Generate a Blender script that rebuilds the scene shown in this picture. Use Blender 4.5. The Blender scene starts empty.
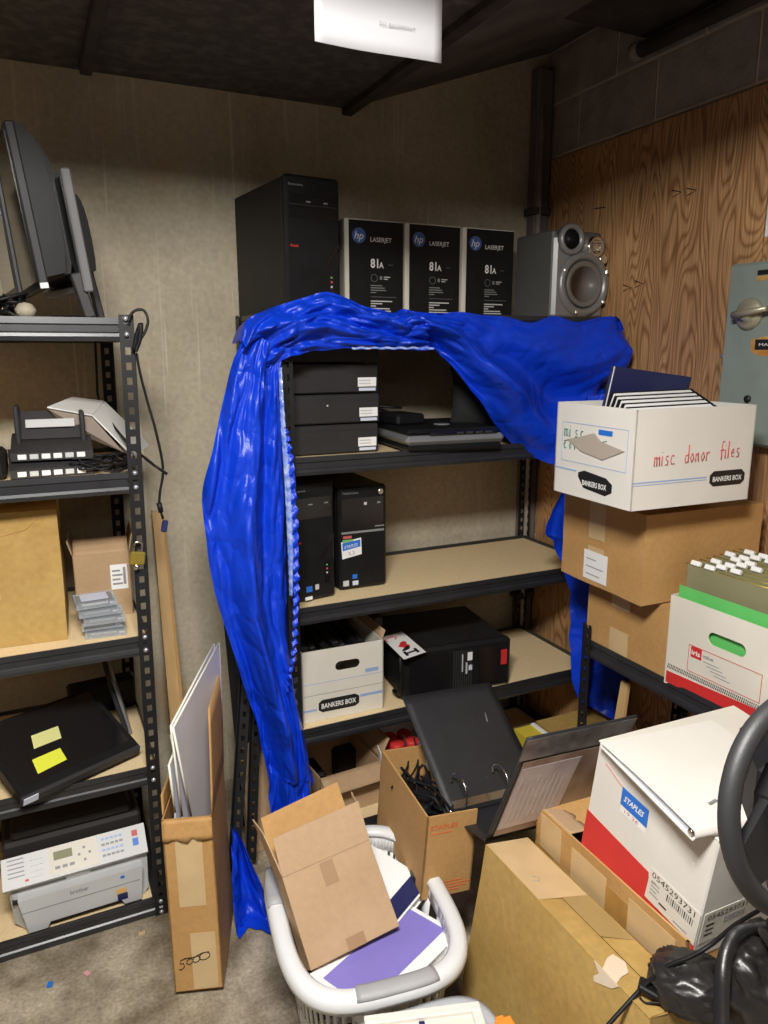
import bpy, bmesh, math, random
from mathutils import Vector, Matrix, Euler, noise
R = math.radians
random.seed(7)
SC = bpy.context.scene
COL = SC.collection

# ------------------------------------------------------------------ camera, world, lights, exposure
CAM_H = 1.73
FPX, PITCH, YAW, ROLL = 741.02, R(12.3265), R(25.2948), R(0.0974)
_fwd = Vector((math.sin(YAW)*math.cos(PITCH), math.cos(YAW)*math.cos(PITCH), -math.sin(PITCH)))
_rt = Vector((math.cos(YAW), -math.sin(YAW), 0)); _dn = _fwd.cross(_rt)
_r2 = _rt*math.cos(ROLL)+_dn*math.sin(ROLL); _d2 = _dn*math.cos(ROLL)-_rt*math.sin(ROLL)
CPOS = Vector((0, 0, CAM_H))
cd = bpy.data.cameras.new('camera'); cam = bpy.data.objects.new('camera', cd); COL.objects.link(cam)
cam.matrix_world = Matrix(((_r2.x, -_d2.x, -_fwd.x, 0), (_r2.y, -_d2.y, -_fwd.y, 0), (_r2.z, -_d2.z, -_fwd.z, CAM_H), (0, 0, 0, 1)))
cd.sensor_fit = 'VERTICAL'; cd.sensor_height = 36; cd.lens = FPX/1024*36; cd.clip_start = 0.02
SC.camera = cam

world = bpy.data.worlds.new('world'); SC.world = world; world.use_nodes = True
world.node_tree.nodes['Background'].inputs[0].default_value = (1.0, 0.88, 0.76, 1)
world.node_tree.nodes['Background'].inputs[1].default_value = 0.022

def area(name, loc, rot, sx, sy, power, color):
    l = bpy.data.lights.new(name, 'AREA'); l.shape = 'RECTANGLE'; l.size = sx; l.size_y = sy
    l.energy = power; l.color = color
    o = bpy.data.objects.new(name, l); COL.objects.link(o); o.location = loc; o.rotation_euler = rot
    return o
area('lamp_light', (0.0, 0.42, 2.56), (R(16), 0, 0), 0.60, 0.52, 68, (1.0, 0.97, 0.915))
area('fill_light', (-0.2, -1.7, 2.6), (R(25), 0, 0), 1.2, 0.3, 3, (0.93, 0.96, 1.0))  # faint unseen overhead light added as fill

SC.view_settings.view_transform = 'Standard'; SC.view_settings.look = 'None'
SC.view_settings.gamma = 1; SC.view_settings.use_curve_mapping = False
SC.view_settings.exposure = 1.2

# a point on the plane Y = k, X = k or Z = k seen at a place measured in the photograph
def _ray(px, py): return _fwd+_r2*((px-384)/FPX)+_d2*((py-512)/FPX)
def PY(px, py, y): d = _ray(px, py); return CPOS+d*(y/d.y)
def PX(px, py, x): d = _ray(px, py); return CPOS+d*(x/d.x)
def PZ(px, py, z): d = _ray(px, py); return CPOS+d*((z-CAM_H)/d.z)
def PPL(px, py, S, n): d = _ray(px, py); return CPOS+d*((S-CPOS).dot(n)/d.dot(n))

# ------------------------------------------------------------------ materials
MATS = {}
def mat(name, col, rough=0.6, metal=0.0, var=0.0, vscale=8, bump=0.0, bscale=60, col2=None, stretch=(1, 1, 1), spec=0.5, trans=0.0, alpha=1.0, coat=0.0, detail=4, ramp=(0.35, 0.65), fine=0.0):
    if name in MATS: return MATS[name]
    m = bpy.data.materials.new(name); m.use_nodes = True; nt = m.node_tree; b = nt.nodes['Principled BSDF']
    b.inputs['Roughness'].default_value = rough; b.inputs['Metallic'].default_value = metal
    b.inputs['Specular IOR Level'].default_value = spec
    b.inputs['Transmission Weight'].default_value = trans; b.inputs['Alpha'].default_value = alpha
    b.inputs['Coat Weight'].default_value = coat
    c = (*col, 1)
    tc = nt.nodes.new('ShaderNodeTexCoord'); mp = nt.nodes.new('ShaderNodeMapping'); mp.inputs['Scale'].default_value = stretch
    nt.links.new(tc.outputs['Object'], mp.inputs[0])
    if var > 0 or col2:
        n = nt.nodes.new('ShaderNodeTexNoise'); n.inputs['Scale'].default_value = vscale; n.inputs['Detail'].default_value = detail
        nt.links.new(mp.outputs[0], n.inputs['Vector'])
        r = nt.nodes.new('ShaderNodeValToRGB'); r.color_ramp.elements[0].position = ramp[0]; r.color_ramp.elements[1].position = ramp[1]
        c2 = (*col2, 1) if col2 else (*[min(1, x*(1+var)) for x in col], 1)
        c1 = c if col2 else (*[x*(1-var) for x in col], 1)
        r.color_ramp.elements[0].color = c1; r.color_ramp.elements[1].color = c2
        nt.links.new(n.outputs['Fac'], r.inputs[0]); nt.links.new(r.outputs[0], b.inputs['Base Color'])
        if fine > 0:
            n2 = nt.nodes.new('ShaderNodeTexNoise'); n2.inputs['Scale'].default_value = vscale*14; n2.inputs['Detail'].default_value = 3
            nt.links.new(mp.outputs[0], n2.inputs['Vector'])
            mx = nt.nodes.new('ShaderNodeMix'); mx.data_type = 'RGBA'; mx.blend_type = 'OVERLAY'; mx.inputs[0].default_value = fine
            nt.links.new(r.outputs[0], mx.inputs[6]); nt.links.new(n2.outputs['Fac'], mx.inputs[7]); nt.links.new(mx.outputs[2], b.inputs['Base Color'])
    else: b.inputs['Base Color'].default_value = c
    if bump > 0:
        n = nt.nodes.new('ShaderNodeTexNoise'); n.inputs['Scale'].default_value = bscale; n.inputs['Detail'].default_value = 5
        nt.links.new(mp.outputs[0], n.inputs['Vector'])
        bp = nt.nodes.new('ShaderNodeBump'); bp.inputs['Strength'].default_value = bump; bp.inputs['Distance'].default_value = 0.01
        nt.links.new(n.outputs['Fac'], bp.inputs['Height']); nt.links.new(bp.outputs[0], b.inputs['Normal'])
    MATS[name] = m; return m

def concrete_wall():
    m = mat('wall_concrete', (0.30, 0.265, 0.20), 0.85); nt = m.node_tree; b = nt.nodes['Principled BSDF']; L = nt.links.new
    tc = nt.nodes.new('ShaderNodeTexCoord')
    def noi(scale, st=(1, 1, 1), det=5):
        mp = nt.nodes.new('ShaderNodeMapping'); mp.inputs['Scale'].default_value = st; L(tc.outputs['Object'], mp.inputs[0])
        n = nt.nodes.new('ShaderNodeTexNoise'); n.inputs['Scale'].default_value = scale; n.inputs['Detail'].default_value = det; L(mp.outputs[0], n.inputs['Vector']); return n
    def ramp(a, p0, c0, p1, c1):
        r = nt.nodes.new('ShaderNodeValToRGB'); e = r.color_ramp.elements; e[0].position = p0; e[1].position = p1; e[0].color = (*c0, 1); e[1].color = (*c1, 1); L(a, r.inputs[0]); return r
    base = ramp(noi(2.2).outputs['Fac'], .35, (0.40, 0.345, 0.25), .7, (0.56, 0.49, 0.37))
    grain = ramp(noi(60).outputs['Fac'], .3, (0.38, 0.38, 0.38), .7, (0.62, 0.62, 0.62))
    mx = nt.nodes.new('ShaderNodeMix'); mx.data_type = 'RGBA'; mx.blend_type = 'OVERLAY'; mx.inputs[0].default_value = .45; L(base.outputs[0], mx.inputs[6]); L(grain.outputs[0], mx.inputs[7])
    # mineral drips running down the wall
    dr = ramp(noi(14, (4.2, 1, .12), 3).outputs['Fac'], .60, (0, 0, 0), .68, (1, 1, 1))
    band = ramp(noi(1.6, (1, 1, .8), 2).outputs['Fac'], .45, (0, 0, 0), .6, (1, 1, 1))
    mu = nt.nodes.new('ShaderNodeMath'); mu.operation = 'MULTIPLY'; L(dr.outputs[0], mu.inputs[0]); L(band.outputs[0], mu.inputs[1])
    mu2 = nt.nodes.new('ShaderNodeMath'); mu2.operation = 'MULTIPLY'; mu2.inputs[1].default_value = .5; L(mu.outputs[0], mu2.inputs[0])
    mx2 = nt.nodes.new('ShaderNodeMix'); mx2.data_type = 'RGBA'; mx2.inputs[7].default_value = (.72, .66, .54, 1); L(mu2.outputs[0], mx2.inputs[0]); L(mx.outputs[2], mx2.inputs[6])
    rust = ramp(noi(3.1, (1, 1, 1), 6).outputs['Fac'], .63, (0, 0, 0), .74, (.55, .55, .55))
    mx3 = nt.nodes.new('ShaderNodeMix'); mx3.data_type = 'RGBA'; mx3.inputs[7].default_value = (.50, .33, .15, 1); L(rust.outputs[0], mx3.inputs[0]); L(mx2.outputs[2], mx3.inputs[6])
    L(mx3.outputs[2], b.inputs['Base Color'])
    bp = nt.nodes.new('ShaderNodeBump'); bp.inputs['Strength'].default_value = .35; bp.inputs['Distance'].default_value = .01; L(noi(25).outputs['Fac'], bp.inputs['Height']); L(bp.outputs[0], b.inputs['Normal'])
    return m
def floor_mat():
    m = mat('floor_concrete', (0.17, 0.135, 0.088), 0.5, var=.0, col2=(0.44, 0.38, 0.285), vscale=7, detail=10, bump=.25, bscale=30, ramp=(.36, .66), fine=.6); return m
def plywood_mat():
    m = mat('plywood', (0.3, 0.16, 0.06), 0.6); nt = m.node_tree; b = nt.nodes['Principled BSDF']; L = nt.links.new
    tc = nt.nodes.new('ShaderNodeTexCoord'); mp = nt.nodes.new('ShaderNodeMapping'); mp.inputs['Scale'].default_value = (1, 1, .16); L(tc.outputs['Object'], mp.inputs[0])
    n = nt.nodes.new('ShaderNodeTexNoise'); n.inputs['Scale'].default_value = 4.2; n.inputs['Detail'].default_value = 2.2; L(mp.outputs[0], n.inputs['Vector'])
    mul = nt.nodes.new('ShaderNodeMath'); mul.operation = 'MULTIPLY'; mul.inputs[1].default_value = 58; L(n.outputs['Fac'], mul.inputs[0])
    fr = nt.nodes.new('ShaderNodeMath'); fr.operation = 'PINGPONG'; fr.inputs[1].default_value = .5; L(mul.outputs[0], fr.inputs[0])
    r = nt.nodes.new('ShaderNodeValToRGB'); e = r.color_ramp.elements; e[0].position = 0.0; e[0].color = (.27, .125, .045, 1); e[1].position = .30; e[1].color = (.50, .28, .125, 1); L(fr.outputs[0], r.inputs[0])
    mp2 = nt.nodes.new('ShaderNodeMapping'); mp2.inputs['Scale'].default_value = (1, 1, .03); L(tc.outputs['Object'], mp2.inputs[0])
    n2 = nt.nodes.new('ShaderNodeTexNoise'); n2.inputs['Scale'].default_value = 170; n2.inputs['Detail'].default_value = 3; L(mp2.outputs[0], n2.inputs['Vector'])
    mx = nt.nodes.new('ShaderNodeMix'); mx.data_type = 'RGBA'; mx.blend_type = 'OVERLAY'; mx.inputs[0].default_value = .75; L(r.outputs[0], mx.inputs[6]); L(n2.outputs['Fac'], mx.inputs[7])
    n3 = nt.nodes.new('ShaderNodeTexNoise'); n3.inputs['Scale'].default_value = 2; L(tc.outputs['Object'], n3.inputs['Vector'])
    mx2 = nt.nodes.new('ShaderNodeMix'); mx2.data_type = 'RGBA'; mx2.blend_type = 'OVERLAY'; mx2.inputs[0].default_value = .5; L(mx.outputs[2], mx2.inputs[6]); L(n3.outputs['Fac'], mx2.inputs[7])
    L(mx2.outputs[2], b.inputs['Base Color']); return m
def tarp_mat():
    m = mat('tarp_blue', (0.003, 0.045, 0.60), 0.38, spec=.4); nt = m.node_tree; b = nt.nodes['Principled BSDF']; L = nt.links.new
    tc = nt.nodes.new('ShaderNodeTexCoord')
    v = nt.nodes.new('ShaderNodeTexVoronoi'); v.feature = 'DISTANCE_TO_EDGE'; v.inputs['Scale'].default_value = 6
    nn = nt.nodes.new('ShaderNodeTexNoise'); nn.inputs['Scale'].default_value = 5; nn.inputs['Detail'].default_value = 3
    L(tc.outputs['Object'], nn.inputs['Vector'])
    ad = nt.nodes.new('ShaderNodeVectorMath'); ad.operation = 'MULTIPLY_ADD'; ad.inputs[1].default_value = (.35, .35, .35); L(nn.outputs['Color'], ad.inputs[0]); L(tc.outputs['Object'], ad.inputs[2])
    L(ad.outputs[0], v.inputs['Vector'])
    r = nt.nodes.new('ShaderNodeMapRange'); r.inputs[2].default_value = .25; L(v.outputs['Distance'], r.inputs[0])
    n2 = nt.nodes.new('ShaderNodeTexNoise'); n2.inputs['Scale'].default_value = 45; n2.inputs['Detail'].default_value = 4; L(tc.outputs['Object'], n2.inputs['Vector'])
    s = nt.nodes.new('ShaderNodeMath'); s.operation = 'MULTIPLY_ADD'; s.inputs[1].default_value = .10; L(n2.outputs['Fac'], s.inputs[0]); L(r.outputs[0], s.inputs[2])
    bp = nt.nodes.new('ShaderNodeBump'); bp.inputs['Strength'].default_value = .5; bp.inputs['Distance'].default_value = .008; L(s.outputs[0], bp.inputs['Height']); L(bp.outputs[0], b.inputs['Normal'])
    return m
M_wall = concrete_wall(); M_floor = floor_mat(); M_ply = plywood_mat(); M_tarp = tarp_mat()
M_block = mat('block', (0.34, 0.29, 0.25), .9, var=.15, vscale=12, bump=.4, bscale=70)
M_mortar = mat('mortar', (0.72, 0.62, 0.52), .9, var=.1, bump=.3)
M_ceil = mat('ceiling_board', (0.075, 0.068, 0.062), .9, col2=(0.15, 0.135, 0.12), vscale=22, detail=8, bump=.6, bscale=40, ramp=(.45, .75))
M_beamc = mat('ceiling_slab', (0.12, 0.108, 0.095), .9, var=.25, vscale=5, bump=.3)
M_darkwood = mat('dark_joist', (0.05, 0.042, 0.036), .85, var=.3, vscale=10)
M_dimwall = mat('low_bounce_wall', (0.16, 0.125, 0.10), .9, var=.2, vscale=3)  # dark colour for the unseen walls, chosen to cut bounced light
M_steel = mat('shelf_steel', (0.014, 0.0145, 0.016), .42, metal=.1, var=.15, vscale=20, spec=.4)
M_beam = mat('shelf_beam', (0.026, 0.027, 0.031), .36, metal=.2, var=.12, vscale=14, spec=.7)
M_pb = mat('particleboard', (0.78, 0.59, 0.33), .6, col2=(0.82, 0.65, 0.40), vscale=90, detail=3, bump=.1, bscale=200)
M_pbe = mat('particleboard_edge', (0.50, 0.38, 0.23), .8, var=.2, vscale=150)
M_card = mat('cardboard', (0.46, 0.255, 0.088), .75, col2=(0.52, 0.30, 0.112), vscale=5, bump=.12, bscale=90, fine=.15)
M_card2 = mat('cardboard_pale', (0.42, 0.275, 0.155), .75, col2=(0.47, 0.315, 0.185), vscale=5, bump=.08, bscale=90, fine=.1)
M_card3 = mat('cardboard_yellow', (0.40, 0.25, 0.068), .7, col2=(0.47, 0.31, 0.10), vscale=4, bump=.14, bscale=60, fine=.2)
M_carde = mat('cardboard_edge', (0.56, 0.40, 0.22), .85, var=.25, vscale=120)
M_tape = mat('packing_tape', (0.60, 0.43, 0.23), .32, var=.06, vscale=12, spec=.6)
M_tape2 = mat('brown_tape', (0.42, 0.23, 0.065), .25, var=.15, vscale=14, spec=.6)
M_white = mat('white_card', (0.74, 0.71, 0.66), .6, var=.03, vscale=5, bump=.05)
M_offw = mat('white_card_warm', (0.72, 0.68, 0.60), .6, var=.04, vscale=5, bump=.05)
M_paper = mat('paper', (0.83, 0.83, 0.82), .7, var=.02)
M_papl = mat('paper_blue_grey', (0.62, 0.66, 0.78), .6, var=.03)
M_blk = mat('black_plastic', (0.009, 0.009, 0.010), .48, var=.15, vscale=20, bump=.04, bscale=300, spec=.25)
M_blk2 = mat('black_steel', (0.013, 0.013, 0.014), .5, var=.15, vscale=10, bump=.05, bscale=300, spec=.3)
M_blkg = mat('black_gloss', (0.008, 0.008, 0.010), .16, spec=.6)
M_dkg = mat('dark_grey_plastic', (0.034, 0.033, 0.035), .5, var=.1, spec=.3)
M_slim = mat('charcoal_case', (0.026, 0.025, 0.026), .5, var=.08, bump=.03, bscale=300, spec=.3)
M_gry = mat('grey_plastic', (0.22, 0.23, 0.235), .45, var=.05)
M_slv = mat('silver_plastic', (0.26, 0.26, 0.26), .35, metal=.35, var=.05)
M_lgr = mat('light_grey_plastic', (0.54, 0.55, 0.55), .45, var=.03)
M_lgr2 = mat('pale_plastic', (0.80, 0.80, 0.78), .45, var=.03)
M_chr = mat('chrome', (0.75, 0.74, 0.70), .2, metal=1.0)
M_zinc = mat('zinc_bolt', (0.62, 0.63, 0.66), .3, metal=.7)
M_red = mat('red_print', (0.62, 0.03, 0.03), .5, var=.05)
M_redd = mat('red_marker', (0.55, 0.10, 0.10), .6)
M_org = mat('orange_print', (0.65, 0.14, 0.04), .6)
M_grn = mat('green_card', (0.12, 0.52, 0.13), .6, var=.05)
M_olive = mat('olive_folder', (0.24, 0.23, 0.13), .6, var=.08, vscale=6)
M_green = mat('green_marker', (0.03, 0.22, 0.17), .6)
M_ink = mat('black_ink', (0.012, 0.012, 0.012), .5)
M_inkg = mat('grey_ink', (0.28, 0.28, 0.30), .6)
M_blue = mat('blue_print', (0.02, 0.16, 0.62), .5)
M_blul = mat('pale_blue_print', (0.30, 0.42, 0.68), .5)
M_hpb = mat('logo_blue', (0.05, 0.11, 0.33), .4)
M_navy = mat('navy_cover', (0.018, 0.022, 0.09), .4, var=.1)
M_lil = mat('lilac_cover', (0.23, 0.19, 0.56), .4, var=.05)
M_yel = mat('sticky_yellow', (0.75, 0.78, 0.06), .6)
M_yel2 = mat('sticky_pale', (0.68, 0.68, 0.28), .6)
M_brass = mat('brass', (0.55, 0.42, 0.08), .35, metal=.8)
M_panel = mat('panel_paint', (0.24, 0.285, 0.25), .5, var=.06, vscale=10, bump=.04)
M_rust = mat('rust_patch', (0.45, 0.17, 0.03), .8, col2=(.55, .35, .12), vscale=40)
M_dial = mat('dial_metal', (0.50, 0.46, 0.34), .4, metal=.5, var=.1)
M_wood = mat('pine_wood', (0.52, 0.32, 0.13), .6, col2=(0.62, 0.41, 0.19), vscale=10, stretch=(3, 3, .15))
M_foam = mat('foam_board', (0.56, 0.56, 0.62), .55, var=.03)
M_foame = mat('foam_edge', (0.80, 0.77, 0.68), .8, var=.04)
M_clear = mat('clear_plastic', (0.85, 0.88, 0.9), .08, trans=.9, spec=.6)
M_bask = mat('basket_plastic', (0.72, 0.73, 0.74), .35, var=.02)
M_grip = mat('grip_rubber', (0.36, 0.36, 0.37), .5, var=.06)
M_bin = mat('translucent_bin', (0.62, 0.64, 0.68), .3, trans=.35, var=.02)
M_orange = mat('orange_latch', (0.85, 0.28, 0.04), .4)
M_leat = mat('black_leather', (0.016, 0.015, 0.015), .36, bump=.35, bscale=14, spec=.6)
M_rubr = mat('wheel_rubber', (0.024, 0.024, 0.026), .5, bump=.06, bscale=350)
M_seam = mat('clear_seam', (0.10, 0.20, 0.72), .16, spec=1.0, col2=(0.45, 0.55, 0.85), vscale=45)
M_cone = mat('speaker_cone', (0.17, 0.155, 0.14), .4, var=.1)

# ------------------------------------------------------------------ mesh builder
class MB:
    def __init__(s): s.v = []; s.f = []; s.m = []; s.sm = []; s.mats = []
    def mi(s, m):
        if m not in s.mats: s.mats.append(m)
        return s.mats.index(m)
    def add(s, vs, fs, m, smooth=False):
        o = len(s.v); k = s.mi(m); s.v += [tuple(p) for p in vs]
        for f in fs: s.f.append([o+i for i in f]); s.m.append(k); s.sm.append(smooth)
    def box(s, c, d, m, rot=None, bev=0.0):
        M = Euler([R(a) for a in rot], 'XYZ').to_matrix() if rot is not None and not isinstance(rot, Matrix) else rot
        hx, hy, hz = [a/2 for a in d]
        if bev > 0:
            b = min(bev, hx*.9, hy*.9, hz*.9)
            vs = []
            for sx in (-1, 1):
                for sy in (-1, 1):
                    for sz in (-1, 1):
                        vs += [(sx*(hx-b), sy*(hy-b), sz*hz), (sx*(hx-b), sy*hy, sz*(hz-b)), (sx*hx, sy*(hy-b), sz*(hz-b))]
            idx = lambda sx, sy, sz, k: ((sx > 0)*4+(sy > 0)*2+(sz > 0))*3+k
            fs = []
            for q in (-1, 1):
                fs.append([idx(-1, -1, q, 0), idx(1, -1, q, 0), idx(1, 1, q, 0), idx(-1, 1, q, 0)][::q])
                fs.append([idx(-1, q, -1, 1), idx(1, q, -1, 1), idx(1, q, 1, 1), idx(-1, q, 1, 1)][::-q])
                fs.append([idx(q, -1, -1, 2), idx(q, 1, -1, 2), idx(q, 1, 1, 2), idx(q, -1, 1, 2)][::q])
                for r_ in (-1, 1):
                    fs.append([idx(-1, q, r_, 0), idx(1, q, r_, 0), idx(1, q, r_, 1), idx(-1, q, r_, 1)])
                    fs.append([idx(q, -1, r_, 0), idx(q, 1, r_, 0), idx(q, 1, r_, 2), idx(q, -1, r_, 2)])
                    fs.append([idx(q, r_, -1, 1), idx(q, r_, 1, 1), idx(q, r_, 1, 2), idx(q, r_, -1, 2)])
                    for t in (-1, 1): fs.append([idx(q, r_, t, 0), idx(q, r_, t, 1), idx(q, r_, t, 2)])
        else:
            vs = [(sx*hx, sy*hy, sz*hz) for sx in (-1, 1) for sy in (-1, 1) for sz in (-1, 1)]
            fs = [[0, 1, 3, 2], [4, 6, 7, 5], [0, 4, 5, 1], [2, 3, 7, 6], [0, 2, 6, 4], [1, 5, 7, 3]]
        vs = [Vector(p) for p in vs]
        if M is not None: vs = [M@p for p in vs]
        s.add([p+Vector(c) for p in vs], fs, m); return s
    def bb(s, x0, x1, y0, y1, z0, z1, m, bev=0.0): return s.box(((x0+x1)/2, (y0+y1)/2, (z0+z1)/2), (abs(x1-x0), abs(y1-y0), abs(z1-z0)), m, None, bev)
    def tube(s, pts, r, m, n=8, closed=False, flat=1.0):
        pts = [Vector(p) for p in pts]; N = len(pts); rings = []; up = Vector((0, 0, 1))
        for i, p in enumerate(pts):
            a = pts[(i-1) % N] if (i > 0 or closed) else p; b = pts[(i+1) % N] if (i < N-1 or closed) else p
            t = (b-a).normalized(); u = up-t*up.dot(t)
            if u.length < .05: u = Vector((1, 0, 0))-t*t.x
            u.normalize(); w = t.cross(u)
            rr = r[i] if isinstance(r, (list, tuple)) else r
            rings.append([p+(u*math.cos(k*2*math.pi/n)*flat+w*math.sin(k*2*math.pi/n))*rr for k in range(n)])
        vs = [q for g in rings for q in g]; fs = []
        for i in range(N if closed else N-1):
            j = (i+1) % N
            for k in range(n): fs.append([i*n+k, i*n+(k+1) % n, j*n+(k+1) % n, j*n+k])
        if not closed: fs += [list(range(n))[::-1], [(N-1)*n+k for k in range(n)]]
        s.add(vs, fs, m, True); return s
    def lathe(s, prof, m, M=None, n=24, o=(0, 0, 0)):   # profile (r, z) about local z
        vs = []; fs = []
        for r_, z in prof:
            for k in range(n):
                a = k*2*math.pi/n; p = Vector((r_*math.cos(a), r_*math.sin(a), z)); vs.append((M@p if M is not None else p)+Vector(o))
        for i in range(len(prof)-1):
            for k in range(n): fs.append([i*n+k, i*n+(k+1) % n, (i+1)*n+(k+1) % n, (i+1)*n+k])
        fs.append(list(range(n))[::-1]); fs.append([(len(prof)-1)*n+k for k in range(n)])
        s.add(vs, fs, m, True); return s
    def prism(s, poly, d, m, o=(0, 0, 0)):   # planar polygon (3D points) extruded by the vector d
        vs = [Vector(p)+Vector(o) for p in poly]; n = len(vs); vs += [p+Vector(d) for p in vs]
        s.add(vs, [list(range(n))[::-1], [n+i for i in range(n)]]+[[i, (i+1) % n, n+(i+1) % n, n+i] for i in range(n)], m); return s
    def plate(s, q, t, m):        # quad (4 points) with thickness t along its normal
        q = [Vector(p) for p in q]; nn = (q[1]-q[0]).cross(q[3]-q[0]).normalized(); return s.prism(q, nn*t, m)
    def grid(s, fn, nu, nv, m, thick=0.0):
        vs = [fn(i/nu, j/nv) for j in range(nv+1) for i in range(nu+1)]
        fs = [[j*(nu+1)+i, j*(nu+1)+i+1, (j+1)*(nu+1)+i+1, (j+1)*(nu+1)+i] for j in range(nv) for i in range(nu)]
        s.add(vs, fs, m, True); return s
    def build(s, name, parent=None, fix=True):
        me = bpy.data.meshes.new(name); me.from_pydata(s.v, [], s.f)
        for m in s.mats: me.materials.append(m)
        me.polygons.foreach_set('material_index', s.m); me.polygons.foreach_set('use_smooth', s.sm)
        if fix:
            bm = bmesh.new(); bm.from_mesh(me); bmesh.ops.recalc_face_normals(bm, faces=bm.faces); bm.to_mesh(me); bm.free()
        me.update()
        o = bpy.data.objects.new(name, me); COL.objects.link(o)
        if parent: o.parent = parent
        return o
def tag(o, label=None, cat=None, group=None, kind=None):
    if label: o['label'] = label
    if cat: o['category'] = cat
    if group: o['group'] = group
    if kind: o['kind'] = kind
    return o
def thing(name, label, cat, loc=(0, 0, 0), rot=(0, 0, 0), group=None):
    o = bpy.data.objects.new(name, None); COL.objects.link(o); o.empty_display_size = .05
    o.location = loc; o.rotation_euler = [R(a) for a in rot]; return tag(o, label, cat, group)
def struct(name, mb, cat=None, parent=None):
    o = mb.build(name, parent)
    if parent is None: o['kind'] = 'structure'
    return o
def solid(o, t, off=0):
    md = o.modifiers.new('thickness', 'SOLIDIFY'); md.thickness = t; md.offset = off; return o
def at_centre(pos, rot, dims):  # bottom-centre of a box known by its centre
    M = Euler([R(a) for a in rot], 'XYZ').to_matrix(); return Vector(pos)-M@Vector((0, 0, dims[2]/2))
def frame(face, d):
    x, y, z = d[0]/2, d[1]/2, d[2]
    X, Y, Z = Vector((1, 0, 0)), Vector((0, 1, 0)), Vector((0, 0, 1))
    return {'-y': (Vector((-x, -y, 0)), X, Z, -Y), '-x': (Vector((-x, y, 0)), -Y, Z, -X), '+x': (Vector((x, -y, 0)), Y, Z, X),
            '+z': (Vector((-x, -y, z)), X, Y, Z)}[face]
def decal(mb, F, u0, v0, u1, v1, m, t=.0008, off=0.0):
    O, U, V, N = F; q = [O+U*u0+V*v0+N*off, O+U*u1+V*v0+N*off, O+U*u1+V*v1+N*off, O+U*u0+V*v1+N*off]
    mb.prism(q, N*t, m); return mb
def poly_decal(mb, F, pts, m, t=.0008, off=0.0):
    O, U, V, N = F; mb.prism([O+U*a+V*b+N*off for a, b in pts], N*t, m); return mb
def frame_lines(mb, F, u0, v0, u1, v1, w, m):
    for a in ((u0, v0, u1, v0+w), (u0, v1-w, u1, v1), (u0, v0, u0+w, v1), (u1-w, v0, u1, v1)): decal(mb, F, *a, m, .0009)
def stroke(mb, F, pts, w, m, off=.0006):
    O, U, V, N = F
    mb.tube([O+U*a+V*b+N*off for a, b in pts], w, m, 5)
_tc = {}
def text(F, u, v, s, size, m, parent, name='lettering', width=None, rot=0, bold=False, off=.0009, italic=0):
    """lettering set flat on a face; u, v its lower left corner, size its capital height"""
    key = (s, bold, italic)
    if key not in _tc:
        c = bpy.data.curves.new('t', 'FONT'); c.body = s; c.size = 1; c.resolution_u = 2; c.offset = .022 if bold else 0; c.shear = italic
        o = bpy.data.objects.new('t', c); COL.objects.link(o)
        me = bpy.data.meshes.new_from_object(o); bpy.data.objects.remove(o)
        vs = [p.co.copy() for p in me.vertices]; fs = [list(p.vertices) for p in me.polygons]; _tc[key] = (vs, fs)
    vs, fs = _tc[key]; x0 = min(p.x for p in vs); x1 = max(p.x for p in vs); k = size/.70; kx = width/(x1-x0) if width else k
    O, U, V, N = F; ca, sa = math.cos(R(rot)), math.sin(R(rot)); mb = MB()
    pts = []
    for p in vs:
        a, b = (p.x-x0)*kx, p.y*k; pts.append(O+U*(u+a*ca-b*sa)+V*(v+a*sa+b*ca)+N*off)
    mb.add(pts, fs, m); return mb.build(name, parent, fix=False)
def smooth_path(pts, n=6):
    pts = [Vector(p) for p in pts]; out = []
    for i in range(len(pts)-1):
        p0 = pts[max(i-1, 0)]; p1 = pts[i]; p2 = pts[i+1]; p3 = pts[min(i+2, len(pts)-1)]
        for k in range(n):
            t = k/n; out.append(.5*((2*p1)+(p2-p0)*t+(2*p0-5*p1+4*p2-p3)*t*t+(3*p1-p0-3*p2+p3)*t**3))
    out.append(pts[-1]); return out
def copy_thing(root, loc, rot=None, label=None):
    r = root.copy(); COL.objects.link(r); r.location = loc
    if rot is not None: r.rotation_euler = [R(a) for a in rot]
    if label: r['label'] = label
    for ch in [c for c in COL.objects if c.parent == root]:
        c = ch.copy(); COL.objects.link(c); c.parent = r
        for g in [k for k in COL.objects if k.parent == ch]:
            d = g.copy(); COL.objects.link(d); d.parent = c
    return r

# ------------------------------------------------------------------ the room
WB, WR, WL, WF = 2.76, 2.06, -1.35, -2.4
m = MB(); m.bb(WL-.1, WR+.1, WF-.1, WB+.1, -.08, 0, M_floor); struct('floor', m)
m = MB(); m.bb(WL-.1, WR+.1, WB, WB+.1, 0, 3.05, M_wall)
struct('wall_back', m)
m = MB(); m.bb(WL-.1, WL, WF, WB, 0, 3.05, M_dimwall); struct('wall_left', m)
m = MB(); m.bb(WL-.1, WR+.1, WF-.1, WF, 0, 3.05, M_dimwall); struct('wall_front', m)
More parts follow.
